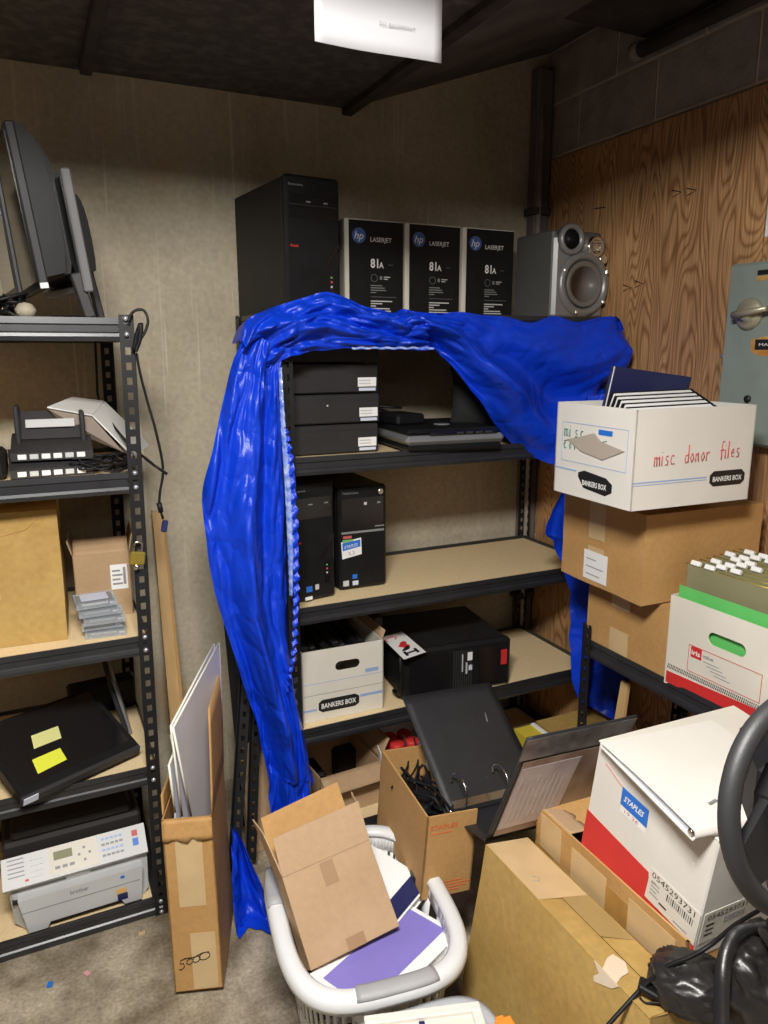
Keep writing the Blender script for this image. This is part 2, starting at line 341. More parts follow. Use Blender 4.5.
# concrete block wall: recessed mortar core with single blocks proud of it
m = MB(); m.bb(WR+.006, WR+.16, WF, WB, 0, 3.05, M_mortar); wr = struct('wall_right', m)
nb = 0
for row in range(15):
    z0 = row*.2025-.115; off = 0 if row % 2 else .2
    for k in range(-1, 14):
        y1 = 2.75-off+.2-k*.408+.208-.2; y0 = y1-.398
        y0c, y1c = max(y0, 0.0), min(y1, WB)
        if y1c-y0c < .03 or z0+.194 < 0: continue
        b = MB(); b.bb(WR, WR+.03, y0c, y1c, max(z0, 0), min(z0+.192, 3.05), M_block, .002); b.build('concrete_block', wr)
m = MB()
m.bb(WL-.1, 1.17, WF-.1, WB+.1, 2.60, 2.72, M_ceil); struct('ceiling', m)
m = MB()
m.prism([(1.17, WF-.1, 2.605), (WR+.1, WF-.1, 2.955), (WR+.1, WF-.1, 3.05), (1.17, WF-.1, 3.05)], (0, WB-WF+.2, 0), M_beamc); o = struct('trim_4', m); o['label'] = 'sloped grey ceiling slab rising to the right corner'
m = MB(); m.bb(1.55, WR, .2, 2.21, 2.79, 2.93, M_darkwood, .004); struct('trim_1', m)
m = MB(); m.bb(1.135, 1.175, 1.45, WB, 2.575, 2.62, M_darkwood, .003); struct('trim_2', m)
m = MB(); m.bb(.232, .268, 1.45, 2.70, 2.567, 2.61, M_darkwood, .004); struct('trim_3', m)
m = MB(); m.bb(WL, WR, .98, 1.08, 2.438, 3.0, M_wall, .004); struct('trim_5', m)['label'] = 'concrete header beam across the room'
m = MB(); m.tube([(2.02, 2.205, 2.742), (2.02, .3, 2.735)], .024, M_darkwood, 12); m.tube([(2.02, 2.225, 2.742), (2.02, 2.19, 2.742)], .03, M_block, 12)
tag(m.build('pipe'), 'dark pipe running below the ceiling along the block wall', 'pipe')
m = MB(); m.bb(1.972, 2.045, 2.70, 2.758, 0, 2.84, mat('conduit_grey', (.15, .13, .115), .6), .006); m.tube([(1.985, 2.69, 0), (1.985, 2.69, 2.70)], .011, M_block, 8)
t = thing('conduit', 'dark vertical conduit channel in the far corner behind the speaker', 'conduit'); m.build('channel', t)
m = MB()
for z in (2.28, 1.5, .6): m.bb(1.955, 2.055, 2.68, 2.755, z, z+.03, M_darkwood, .003)
m.build('bracket', t)

# plywood sheets on the right wall
def ply(y0, y1, lab, x=WR):
    o = MB().bb(x-.018, x, y0, y1, .05, 2.495, M_ply, .002).build('plywood_sheet'); tag(o, lab, 'plywood'); return o
pw = ply(1.645, 2.695, 'brown grained plywood sheet on the right wall behind the speaker')
mk = MB(); F = (Vector((WR-.018, 2.7, 0)), Vector((0, -1, 0)), Vector((0, 0, 1)), Vector((-1, 0, 0)))
for px, py, k in ((678, 193, 1), (693, 191, 1), (600, 208, 0), (628, 288, 1), (640, 284, 1)):
    p = PX(px, py, WR-.018); u = 2.7-p.y; v = p.z
    if k: stroke(mk, F, [(u-.026, v+.013), (u+.016, v), (u-.022, v-.010)], .0020, M_ink)
    else: stroke(mk, F, [(u-.03, v+.002), (u+.03, v-.002)], .0018, M_ink)
mk.build('marker_marks', pw)['kind'] = 'stuff'
ply(.4, 1.64, 'second darker plywood sheet, right of the grained one, behind the panel')
o = MB().bb(2.034, 2.0405, 1.30, 1.632, 2.06, 2.29, M_paper).build('paper_notice'); tag(o, 'white paper notice pinned above the electrical panel', 'notice')

# paper sign hanging from the header
t = thing('paper_sign', 'white paper sign hanging from the ceiling header', 'sign', (.66, 1.405, 2.32), (0, 0, 0))
sg = MB().grid(lambda u, v: Vector(((u-.5)*.262, .006+.004*math.sin(u*5), (v-.5)*.21+.065)), 14, 8, mat('sign_paper', (.50, .50, .53), .7)).build('sheet', t); solid(sg, .0008)
F = (Vector((-.131, 0.001, -.04)), Vector((1, 0, 0)), Vector((0, 0, 1)), Vector((0, -1, 0)))
text(F, .126, .046, 'TO BASEMENT', .0058, M_inkg, t, width=.078)
MB().tube([(-.1, .004, .17), (-.1, .004, .10)], .0015, M_chr, 6).tube([(.1, .004, .17), (.1, .004, .10)], .0015, M_chr, 6).build('wire', t)

# ceiling lamp (behind the camera, gives the light of the scene)
t = thing('ceiling_lamp', 'white ceiling lamp fixture above the photographer', 'lamp', (.0, .42, 2.60))
MB().bb(-.32, .32, -.14, .14, -.03, 0, M_lgr2, .008).build('housing', t)

# electrical panel
t = thing('electrical_panel', 'grey-green electrical disconnect box with rotary handle on the plywood', 'panel', (2.042, 1.40, 1.44))
MB().bb(-.055, 0, -.3, .305, 0, .545, M_panel, .006).build('body', t)
dr = MB().bb(-.062, -.052, -.295, .298, .006, .539, M_panel, .004).build('door', t)
F = (Vector((-.0625, .305, 0)), Vector((0, -1, 0)), Vector((0, 0, 1)), Vector((-1, 0, 0)))
def pu(px, py): p = PX(px, py, 1.98); return (1.705-p.y, p.z-1.44)
cu, cv = pu(750, 314)
Mx = Matrix(((0, 0, -1), (0, 1, 0), (1, 0, 0)))
hd = MB().lathe([(.046, 0), (.046, .008), (.038, .014), (.022, .016), (.018, .03), (0.001, .03)], M_dial, Mx, 28, (-.062, .305-cu, cv)).build('handle_dial', t)
MB().tube([(-.098, .305-cu+.03, cv-.004), (-.10, .305-cu-.02, cv+.004), (-.10, .305-cu-.085, cv+.012)], [.012, .010, .008], M_dial, 10).build('lever', hd)
m = MB(); a, b = pu(757, 347); c = pu(768, 338)[1]
poly_decal(m, F, [(a-.022, b+.022), (a-.02, b-.012), (a+.01, b-.026), (a+.1, b-.028), (a+.1, b+.034), (a+.03, b+.032)], M_rust); m.build('rust_stain', t)
m = MB(); decal(m, F, a-.006, b-.008, a+.085, b+.022, M_ink, .002); pl = m.build('name_plate', t)
text(F, a+.008, b+.003, 'MA IN', .008, M_paper, t, off=.0026, width=.06)
a, b = pu(757, 281)
m = MB(); decal(m, F, a, b, a+.08, b+.014, M_rust); decal(m, F, a, b+.016, a+.08, b+.03, M_ink); m.build('caution_label', t)
a, b = pu(748, 399); MB().lathe([(.011, 0), (.011, .006), (.001, .008)], M_ink, Mx, 16, (-.062, .305-a, b)).build('knockout', t)
a, b = pu(722, 356); MB().tube([(-.05, .305-a+.012, b), (-.05, .305-a-.004, b)], .007, M_zinc, 10).build('latch_screw', t)

# ------------------------------------------------------------------ shelving
def upright(name, x, y, h, sx, sy, parent, tilt=None):
    """slotted L-angle post; corner at x,y, flanges running sx along x and sy along y"""
    m = MB(); w = .038; t_ = .002
    xs = sorted((x, x+sx*w)); ys = sorted((y, y+sy*w))
    def plate(axis, s0):
        lo = min(x, x+sx*w) if axis == 0 else min(y, y+sy*w)
        def seg(a, b, z0, z1):
            if axis == 0: m.bb(lo+a, lo+b, y, y+sy*t_, z0, z1, M_steel)
            else: m.bb(x, x+sx*t_, lo+a, lo+b, z0, z1, M_steel)
        seg(0, .012, 0, h); seg(.026, w, 0, h)
        z = 0.0
        while z < h:
            seg(.012, .026, z, min(z+.020, h)); z += .0395
    plate(0, 0); plate(1, 0)
    return m.build(name, parent)
def beam(parent, ax, a0, a1, c, z, s):
    """shelf beam; ax 'x' runs along x at y=c (outside towards s)"""
    prof = [(0, .026), (.004, .026), (.005, .010), (.0015, .006), (.0015, -.010), (.006, -.014), (.008, -.022), (.006, -.032), (0, -.034), (-.018, -.034), (-.018, -.030), (-.004, -.028), (-.004, .004), (-.03, .004), (-.03, .007), (0, .007)]
    m = MB()
    if ax == 'x': m.prism([(a0, c+s*p, z+q) for p, q in prof], (a1-a0, 0, 0), M_beam)
    else: m.prism([(c+s*p, a0, z+q) for p, q in prof], (0, a1-a0, 0), M_beam)
    return m.build('beam', parent)
def shelf_unit(name, label, x0, x1, y0, y1, levels, h, group=None, lean=0.0):
    """lean: how far the right-hand posts lean outwards per metre of height"""
    t = thing(name, label, 'shelf unit', ((x0+x1)/2, (y0+y1)/2, 0), group=group)
    L = []
    for sx, sy, x, y in ((1, 1, x0, y0), (-1, 1, x1, y0), (1, -1, x0, y1), (-1, -1, x1, y1)):
        u = upright('upright', x, y, h, sx, sy, t); L.append(u)
        if x == x1:
            for v in u.data.vertices: v.co.x += lean*v.co.z
    for z in levels:
        xr = x1+lean*z; zb = max(z-.012, .0345)
        L.append(beam(t, 'x', x0+.003, xr-.003, y0+.0105, zb, -1)); L.append(beam(t, 'x', x0+.003, xr-.003, y1-.0105, zb, 1))
        L.append(beam(t, 'y', y0+.003, y1-.003, x0+.0105, zb, -1)); L.append(beam(t, 'y', y0+.003, y1-.003, xr-.0105, zb, 1))
        L.append(MB().bb(x0+.011, xr-.011, y0+.011, y1-.011, z-.010, z, M_pb).build('shelf_board', t))
    m = MB()
    for z in levels:
        for dz in (0.012, -.028):
            for x in (x0+.02, x1+lean*z-.02):
                m.lathe([(.007, 0), (.007, .003), (.0015, .0055)], M_zinc, Matrix(((1, 0, 0), (0, 0, -1), (0, 1, 0))), 10, (x, y0-.0005, max(z+dz, .012)))
    o = m.build('rivets', t); o['kind'] = 'stuff'; L.append(o)
    for o in L: o.location = (-(x0+x1)/2, -(y0+y1)/2, 0)
    return t
LX0, LX1, LY0, LY1 = -1.0, .243, 2.110, 2.70
shelf_unit('shelving_unit', 'black steel shelving unit on the left, its particleboard shelves holding monitors and a printer', LX0, LX1, LY0, LY1, (.038, .497, .912, 1.390, 1.800), 1.822, lean=.013)
MX0, MX1, MY0, MY1 = .690, 1.985, 2.185, 2.70
shelf_unit('shelving_unit', 'black steel shelving unit against the back wall, draped with the blue tarp', MX0, MX1, MY0, MY1, (.055, .458, .892, 1.388, 1.832), 1.85)
shelf_unit('shelving_unit', 'low black steel shelving unit along the plywood wall carrying stacked boxes', 1.565, 2.035, .55, 1.79, (.08, .795), .86)

# ------------------------------------------------------------------ generic makers
def closed_carton(name, label, cat, pos, rot, d, M, seam='y', group=None, wob=.003, top=True):
    """closed carton: softly warped body, two top flaps meeting at a seam"""
    t = thing(name, label, cat, pos, rot, group)
    n = 6; x, y, z = d[0]/2, d[1]/2, d[2]
    m = MB(); sd = random.random()*50
    def w(p):
        q = Vector(p); return q+noise.noise_vector(q*6+Vector((sd, 0, 0)))*wob
    def face(o, u, v): m.grid(lambda a, b: w(Vector(o)+Vector(u)*a+Vector(v)*b), n, n, M)
    face((-x, -y, 0), (2*x, 0, 0), (0, 0, z)); face((x, y, 0), (-2*x, 0, 0), (0, 0, z)); face((-x, y, 0), (0, -2*y, 0), (0, 0, z)); face((x, -y, 0), (0, 2*y, 0), (0, 0, z))
    face((-x, -y, 0), (2*x, 0, 0), (0, 2*y, 0))
    for i in range(len(m.sm)): m.sm[i] = True
    m.build('body', t)
    if top:
        if seam == 'y':
            for s, a, b in ((-1, -x, -.001), (1, .001, x)): MB().grid(lambda u, v: w((a+(b-a)*u, -y+2*y*v, z-.0005)), n, n, M).build('flap', t)
        else:
            for s, a, b in ((-1, -y, -.001), (1, .001, y)): MB().grid(lambda u, v: w((-x+2*x*u, a+(b-a)*v, z-.0005)), n, n, M).build('flap', t)
    return t
def open_carton(name, label, cat, pos, rot, d, M, th=.004, inner=None, floor_=True, group=None, handles=()):
    """open-topped box with walls of real thickness; handles cut hand holes in faces '-y' / '-x' as (face,u,v,w,h)"""
    t = thing(name, label, cat, pos, rot, group); x, y, z = d[0]/2, d[1]/2, d[2]; Mi = inner or M
    for face, u_len in (('-y', d[0]), ('+y', d[0]), ('-x', d[1]), ('+x', d[1])):
        m = MB(); hl = [h for h in handles if h[0] == face]
        def seg(u0, u1, v0, v1):
            if face in ('-y', '+y'):
                s = -1 if face == '-y' else 1; ys = sorted((s*y, s*(y-th))); m.bb(-x+u0, -x+u1, ys[0], ys[1], v0, v1, M)
            else:
                s = -1 if face == '-x' else 1; xs = sorted((s*x, s*(x-th))); m.bb(xs[0], xs[1], y-u1, y-u0, v0, v1, M)
        if hl:
            _, u, v, w, h = hl[0]; seg(0, u-w/2, 0, z); seg(u+w/2, u_len, 0, z); seg(u-w/2, u+w/2, 0, v-h/2); seg(u-w/2, u+w/2, v+h/2, z)
            r_ = h/2
            for cx, sg_ in ((u-w/2, 1), (u+w/2, -1)):      # rounded ends of the hole
                for sv in (-1, 1):
                    pts = [(cx, v+sv*r_)]+[(cx+sg_*r_*(1-math.cos(a)), v+sv*r_*math.sin(a)) for a in [R(q) for q in (0, 15, 30, 45, 60, 75, 90)]]
                    if face == '-y': m.prism([(-x+a, -y, b) for a, b in pts], (0, th, 0), M)
                    else: m.prism([(-x, y-a, b) for a, b in pts], (th, 0, 0), M)
        else: seg(0, u_len, 0, z)
        m.build('side_panel', t)
    MB().bb(-x+.001, x-.001, -y+.001, y-.001, 0, th, Mi).build('bottom_panel', t)
    return t
def flap(parent, p0, p1, vec, M, th=.003, bend=0.0, jag=0.0):
    """cardboard flap hinged on p0-p1 and reaching along vec"""
    p0, p1, vec = Vector(p0), Vector(p1), Vector(vec); nn = (p1-p0).cross(vec).normalized()
    def fn(u, v):
        e = 1.0+(jag*(noise.noise(Vector((u*9, 3.1, 0)))) if v > .99 else 0)
        return p0+(p1-p0)*u+vec*v*e+nn*bend*v*v
    o = MB().grid(fn, 10, 5, M).build('flap', parent); return solid(o, th)

def pieces(parent, F, name, items, M, off=0.0):
    for a in items:
        m_ = MB()
        if isinstance(a[0], (tuple, list)): poly_decal(m_, F, a, M, .0008, off)
        else: decal(m_, F, *a, M, .0008, off)
        m_.build(name, parent)
def stripes(parent, F, name='print', *specs):
    m = MB()
    for a in specs: decal(m, F, *a)
    return m.build(name, parent)

# ------------------------------------------------------------------ things on the left shelving unit
# monitors standing edge-on on the top shelf
def monitor(label, topL, botL, thick, width, y0, matb, hump, name='monitor', turn=6):
    """screen seen from its side edge: topL and botL are the left edge points in x,z"""
    a = Vector((botL[0], 0, botL[1])); b = Vector((topL[0], 0, topL[1])); L = (b-a).length; ang = math.degrees(math.atan2(b.x-a.x, b.z-a.z))
    t = thing(name, label, 'monitor', (botL[0], y0, botL[1]), (0, ang, turn), 'old monitors on the top shelf')
    MB().bb(0, thick, 0, width, 0, L, matb, .004).build('screen_housing', t)
    MB().bb(-.002, .001, .018, width-.018, .02, L-.018, M_blkg).build('screen', t)
    if hump:
        hx, z0, z1 = hump; n = 12
        m = MB(); arc = [(thick-.002, z0)]+[(thick+hx*q_, z0+(z1-z0)*w_) for q_, w_ in ((.80, .02), (.95, .15), (1.0, .38), (.96, .62), (.84, .78), (.62, .90), (.32, .97))]+[(thick-.002, z1)]
        for a_, b_, k_ in ((.012, .05, .72), (.05, width-.05, 1.0), (width-.05, width-.012, .72)): m.prism([(thick-.002+(p_-thick+.002)*k_, a_, q_) for p_, q_ in arc], (0, b_-a_, 0), M_blk)
        bh = m.build('back_housing', t)
    return t
mA = monitor('thick black monitor leaning on the top left shelf, white sticker at its bottom corner', (.003, 2.285), (.050, 1.886), .024, .42, 2.20, M_dkg, (.085, .03, .405))
MB().bb(.002, .022, -.001, 0, .002, .016, M_paper).build('sticker', mA)['label'] = 'white sticker'
mB = monitor('thin silver-edged monitor, rightmost on the top left shelf', (.124, 2.187), (.160, 1.882), .024, .40, 2.20, mat('monitor_silver', (.17, .17, .175), .5), (.034, .05, .25), turn=13)
monitor('black monitor edge leftmost on the top left shelf, mostly out of frame', (-.030, 2.17), (-.004, 1.87), .014, .36, 2.20, M_dkg, None)
for mm, off, nm in ((mB, (.205, 2.42), 1), (mA, (.09, 2.36), 2)):
    x_, y_ = off; e = mm.location
    Mi = mm.matrix_basis.inverted() if False else None
t = thing('monitor_stand', 'round black monitor stand base lying on the top left shelf', 'stand', (.12, 2.24, 1.80))
MB().lathe([(.115, 0), (.115, .008), (.10, .016), (.03, .022), (.001, .024)], M_blk, None, 32).build('base', t)
MB().box((.035, .0, .075), (.03, .05, .12), M_dkg, (0, -14, 0), .004).build('neck', t)
t = thing('monitor_stand', 'slim grey monitor stand foot behind the silver-edged monitor', 'stand', (.205, 2.45, 1.80))
MB().bb(-.05, .05, -.12, .12, 0, .014, M_dkg, .005).build('base', t); MB().box((.0, .02, .09), (.02, .07, .17), M_dkg, (0, -10, 0), .004).build('neck', t)
def cable_mess(label, c, ext, n, r, name='cable_bundle', M=M_blk, seed=1, group=None):
    rd = random.Random(seed); m = MB()
    for i in range(n):
        pts = []
        a0 = rd.random()*6.28
        for k in range(7):
            a = a0+k*rd.uniform(.6, 1.3); q = rd.uniform(.35, 1)
            pts.append((c[0]+math.cos(a)*ext[0]*q, c[1]+math.sin(a)*ext[1]*q, c[2]+rd.random()*ext[2]+r))
        m.tube(smooth_path(pts, 5), r, M, 6)
    return tag(m.build(name), label, 'cable', group)
cable_mess('tangled black cable bundle at the left end of the top shelf', (-.025, 2.2, 1.80), (.055, .07, .07), 7, .0045, seed=3)
tag(MB().lathe([(.002, 0), (.022, .004), (.026, .02), (.016, .034), (.002, .038)], mat('cream_tape', (.36, .32, .24), .7), None, 12, (.010, 2.15, 1.812)).build('cable_tie_roll'), 'cream coil poking out of the black cables on the top shelf', 'cable tie')

# desk phones
def phone(label, loc, rot, handset_up):
    t = thing('desk_phone', label, 'phone', loc, rot, 'desk phones on the second shelf')
    m = MB(); m.prism([(-.105, -.09, 0), (-.105, .09, 0), (-.105, .09, .06), (-.105, .03, .055), (-.105, -.09, .022)], (.21, 0, 0), M_dkg); m.build('body', t)
    m = MB()
    for k in range(6): m.bb(-.088+k*.030, -.066+k*.030, -.0925, -.088, .004, .018, M_paper if k in (0, 2, 3, 5) else M_lgr, .001)
    m.build('key_labels', t)
    if handset_up:
        c = MB(); c.prism([(-.085, 0, .05), (-.085, .085, .058), (-.085, .075, .12), (-.085, .055, .125)], (.17, 0, 0), M_dkg); c.build('display_hood', t)
        MB().box((0, .018, .092), (.13, .004, .026), M_lgr, (-32, 0, 0), .001).build('display', t)
        MB().bb(-.092, -.078, -.02, .07, .03, .145, M_dkg, .004).build('handset_cradle', t); MB().bb(.078, .092, -.02, .07, .03, .125, M_dkg, .004).build('handset_cradle', t)
    return t
phone('lower desk phone with white key labels, bottom of the pair', (.035, 2.30, 1.392), (0, 0, 2), False)
phone('upper desk phone with a tilted display, on top of the pair', (.045, 2.33, 1.434), (0, 0, -2), True)
tag(MB().bb(-.16, -.075, 2.2, 2.42, 1.392, 1.46, M_blk, .012).build('handset'), 'black phone handset lying left of the desk phones', 'phone')
# white bent paper tray cover
t = thing('paper_tray', 'white plastic tray cover propped askew behind the desk phones', 'tray', (.17, 2.40, 1.392))
w0 = Vector((.17, 2.40, 1.392))
A_, B_, C_, D_ = [PY(x, y, k) for x, y, k in ((47, 408, 2.36), (72, 398, 2.52), (104, 402, 2.56), (92, 416, 2.36))]
E_, G_ = PY(149, 446, 2.48), PY(133, 457, 2.30)
MB().plate([A_-w0, D_-w0, C_-w0, B_-w0], .004, M_lgr2).plate([D_-w0, G_-w0, E_-w0, C_-w0], .004, M_lgr2).build('cover', t)
H_, I_ = PY(66, 428, 2.38), PY(124, 452, 2.34)
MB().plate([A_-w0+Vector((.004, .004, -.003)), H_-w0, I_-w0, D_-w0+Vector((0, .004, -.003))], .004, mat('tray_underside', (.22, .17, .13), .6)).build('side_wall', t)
cable_mess('heap of black cables beside the desk phones on the second shelf', (.165, 2.28, 1.392), (.10, .11, .035), 10, .003, seed=5)
tag(MB().bb(.125, .165, 2.3, 2.38, 1.393, 1.422, M_blk, .005).build('power_adapter'), 'black power adapter among the cables on the second shelf', 'adapter')
pts = [PY(x, y, k) for x, y, k in ((128, 322, 2.09), (133, 312, 2.09), (143, 310, 2.085), (148, 320, 2.08), (145, 332, 2.08), (137, 347, 2.08), (139, 368, 2.08), (147, 400, 2.085), (156, 432, 2.08), (163, 468, 2.08), (160, 492, 2.08), (159, 505, 2.08))]
t = thing('monitor_cable', 'black cable with a blue plug hanging down beside the left shelving unit', 'cable', pts[0])
MB().tube([p-pts[0] for p in smooth_path(pts, 5)], .0036, M_blk, 8).build('cord', t)
q = [PY(x, y, 2.08)-pts[0] for x, y in ((159, 503), (161, 512), (163, 519), (166, 533))]
MB().tube(q[:2], .007, M_blk, 8).tube(q[1:3], .0035, M_blk, 8).build('ferrite', t)
MB().box((q[2]+q[3])/2, (.016, .012, .034), M_navy, (0, 12, 0), .003).build('plug', t)['label'] = 'blue plug'
pts = [PY(x, y, k) for x, y, k in ((134, 350, 2.09), (137, 334, 2.085), (141, 324, 2.08), (140, 338, 2.08), (136, 350, 2.085))]
tag(MB().tube(smooth_path(pts, 5), .006, M_blk, 8).build('cable_loop'), 'short folded black cable loop hooked on the top of the left upright', 'cable')
pts = [PY(x, y, k) for x, y, k in ((95, 336, 2.6), (97, 380, 2.6), (98, 395, 2.58), (104, 412, 2.5), (125, 440, 2.3), (150, 462, 2.09), (167, 474, 2.07))]
tag(MB().tube(smooth_path(pts, 5), .004, M_blk, 8).build('cable'), 'black power cord crossing behind the white tray to the upright', 'cable')

# third shelf: carton, little carton, cassettes
z3 = .913
t = closed_carton('cardboard_carton', 'large tan carton at the left of the third shelf', 'carton', (-.185, 2.40, z3), (0, 0, -3), (.46, .34, .385), M_card3, 'x')
F = frame('-y', (.46, .34, .385)); m = MB(); stroke(m, F, [(0, .315), (.2, .312), (.3, .317), (.38, .335), (.42, .372)], .0015, M_card); m.build('crease', t)
t = open_carton('open_carton', 'small open brown carton with a white label behind the cassettes', 'carton', (.160, 2.47, z3), (0, 0, -4), (.165, .20, .205), M_card2, .003)
flap(t, (-.0825, -.10, .205), (-.0825, .10, .205), (-.012, 0, .045), M_card2); flap(t, (.0825, -.10, .205), (.0825, .10, .205), (.012, 0, .055), M_card2)
flap(t, (-.08, -.10, .205), (.08, -.10, .205), (0, .06, .035), M_card2)
F = frame('-y', (.165, .20, .205)); m = MB(); decal(m, F, .105, .085, .155, .165, M_paper); lb = m.build('address_label', t); lb['label'] = 'white address label'
m = MB()
for k in range(4): decal(m, F, .110, .10+k*.014, .140-.006*(k % 2), .106+k*.014, M_inkg, .0005, .0009)
decal(m, F, .142, .10, .150, .155, M_inkg, .0005, .0009); m.build('label_print', lb)
M_case = mat('case_clear', (.6, .65, .7), .08, spec=.7, alpha=.28)
for k, (dx, dy) in enumerate(((.012, 0), (.004, .012), (.008, -.006), (-.004, .006), (-.010, .02))):
    pos = ('lowest', 'second lowest', 'middle', 'second highest', 'topmost')[k]
    t = thing('cassette_case', '%s clear plastic cassette case in the stack on the third shelf' % pos, 'case', (.128+dx, 2.235+dy, z3+k*.0215), (0, 0, -5+k*2), 'clear cassette cases')
    m = MB(); m.bb(-.057, .057, -.05, .05, 0, .0012, M_case).bb(-.057, .057, -.05, .05, .0178, .019, M_case).bb(-.057, -.0555, -.05, .05, .0012, .0178, M_case).bb(.0555, .057, -.05, .05, .0012, .0178, M_case).bb(-.0555, .0555, .0488, .05, .0012, .0178, M_case).bb(-.0555, .0555, -.05, -.0488, .0012, .0178, M_case).build('case', t)
    MB().bb(-.05, .05, -.044, .044, .003, .0155, M_blk, .001).build('tape_reel_body', t)
    MB().bb(-.04, .03, -.0445, -.0435, .009, .0155, M_lgr if k == 4 else M_gry).bb(.036, .05, -.0446, -.0435, .006, .012, M_lgr).build('spine_card', t)
    if k == 4: MB().bb(-.04, .035, -.03, .035, .0192, .0196, M_papl).build('label_card', t)
# padlock
p = PY(137, 560, 2.093)
t = thing('padlock', 'brass padlock hanging on the left unit upright', 'padlock', p, (0, 8, 0))
MB().bb(-.021, .021, -.010, .006, -.012, .024, M_brass, .003).build('body', t)
MB().tube(smooth_path([(-.011, -.002, .02), (-.011, -.002, .042), (-.006, -.002, .051), (.006, -.002, .051), (.011, -.002, .042), (.011, -.002, .02)], 4), .0032, M_chr, 8).build('shackle', t)
MB().lathe([(.006, 0), (.009, -.006), (.004, -.016), (.001, -.018)], M_chr, None, 10, (0, -.002, -.012)).build('key_stub', t)

# fourth shelf: monitor lying on its back with sticky notes
z4 = .498
c0, c1, c2, c3 = PZ(21, 798, .545), PZ(140, 744, .545), None, PZ(9, 688, .69)
ux = (c1-c0).normalized(); L = (c1-c0).length; uy = (c3-c0); uy = (uy-ux*uy.dot(ux)); W_ = .30; uy.normalize(); uz = ux.cross(uy)
Mr = Matrix((ux, uy, uz)).transposed()
e = Mr.to_euler('XYZ')
t = thing('flat_monitor', 'black flat monitor lying tilted on the fourth shelf with two sticky notes', 'monitor', c0+ux*L/2-uz*.0, [math.degrees(a) for a in e])
MB().bb(-L/2, L/2, 0, W_, -.035, 0, M_blk, .006).build('housing', t)
MB().bb(-L/2+.018, L/2-.018, .03, W_-.018, -.0005, .0006, M_blkg).build('screen', t)
MB().bb(-L/2, L/2, -.008, .006, -.032, -.002, M_dkg, .004).build('bottom_bezel', t)
MB().bb(-L/2+.004, -L/2+.045, -.0088, -.003, -.026, -.004, M_papl).build('energy_sticker', t)
def sticky(px, m_, lab, r_):
    n_ = uz; pts_ = []
    for a in px:
        pts_.append(PPL(a[0], a[1], c0+uz*.0015, n_)-(c0+ux*L/2))
    pts_ = [Mr.inverted()@p_ for p_ in pts_]
    o = MB().prism(pts_, (0, 0, .0006), m_).build('sticky_note'); o.location = c0+ux*L/2; o.rotation_euler = e
    return tag(o, lab, 'sticky note', 'sticky notes on the lying monitor')
nt1 = sticky(((31, 736), (58, 726), (61.5, 738), (34, 749)), M_yel2, 'pale cream sticky note, the upper one on the lying monitor', 0)
nt2 = sticky(((32, 760), (60, 748), (67, 759.5), (38, 774)), M_yel, 'bright yellow sticky note, the lower one on the lying monitor', 0)
t = thing('laptop', 'grey slim laptop standing on edge behind the lying monitor', 'laptop', (.185, 2.50, z4), (0, -12, 0))
MB().bb(-.006, .006, -.14, .12, 0, .2, M_dkg, .003).build('lid', t); MB().bb(.008, .018, -.14, .12, 0, .2, M_slv, .003).build('base', t)
tag(MB().box((.13, 2.58, z4+.06), (.22, .05, .12), M_blk, (8, 0, 6), .008).build('black_case'), 'black plastic case in the dark behind the lying monitor', 'case')

# printer on the bottom shelf
PW, PD = .405, .36
t = thing('printer', 'light grey laser printer with keypad on the bottom left shelf', 'printer', (-.005, 2.355, .039), (0, 0, 1))
m = MB(); m.prism([(-PW/2+.05, -PD/2, 0), (PW/2-.02, -PD/2, 0), (PW/2-.004, -PD/2-.0, .02), (PW/2, -PD/2-.0, .17), (-PW/2+.012, -PD/2-.0, .17), (-PW/2+.018, -PD/2+.02, .02)], (0, PD-.02, 0), M_lgr)
m.build('body', t)
m = MB(); m.prism([(-PW/2+.01, -PD/2-.02, .165), (-PW/2+.035, -PD/2-.028, .150), (PW/2-.03, -PD/2-.028, .160), (PW/2, -PD/2-.02, .178), (PW/2, -PD/2-.005, .185), (-PW/2+.01, -PD/2-.005, .175)], (0, 0, 0.001), M_lgr)
# front cover, proud of the body
fc = MB(); fc.prism([(-PW/2+.055, -PD/2-.034, .012), (-PW/2+.105, -PD/2-.034, .012), (-PW/2+.115, -PD/2-.034, .030), (PW/2-.09, -PD/2-.034, .030), (PW/2-.08, -PD/2-.034, .012), (PW/2-.03, -PD/2-.034, .012), (PW/2-.02, -PD/2-.034, .125), (-PW/2+.035, -PD/2-.034, .125)], (0, .04, 0), M_lgr)
fc.build('front_cover', t)
MB().bb(-PW/2+.02, -PW/2+.034, -PD/2-.01, -PD/2+.016, .100, .110, M_ink).build('side_slot', t)
MB().bb(-PW/2+.04, PW/2-.03, -PD/2-.0355, -PD/2-.033, .082, .0832, M_gry).build('cover_seam', t)
MB().bb(-PW/2+.10, PW/2-.075, -PD/2-.006, -PD/2+.004, 0.002, .026, M_ink).build('tray_gap', t)
MB().bb(-PW/2+.02, PW/2-.02, -PD/2+.0, -PD/2+.05, .128, .146, M_offw, .003).build('output_tray', t)
MB().bb(-.035, .035, -PD/2-.004, -PD/2+.03, .132, .150, M_lgr2, .003).build('paper_stop', t)
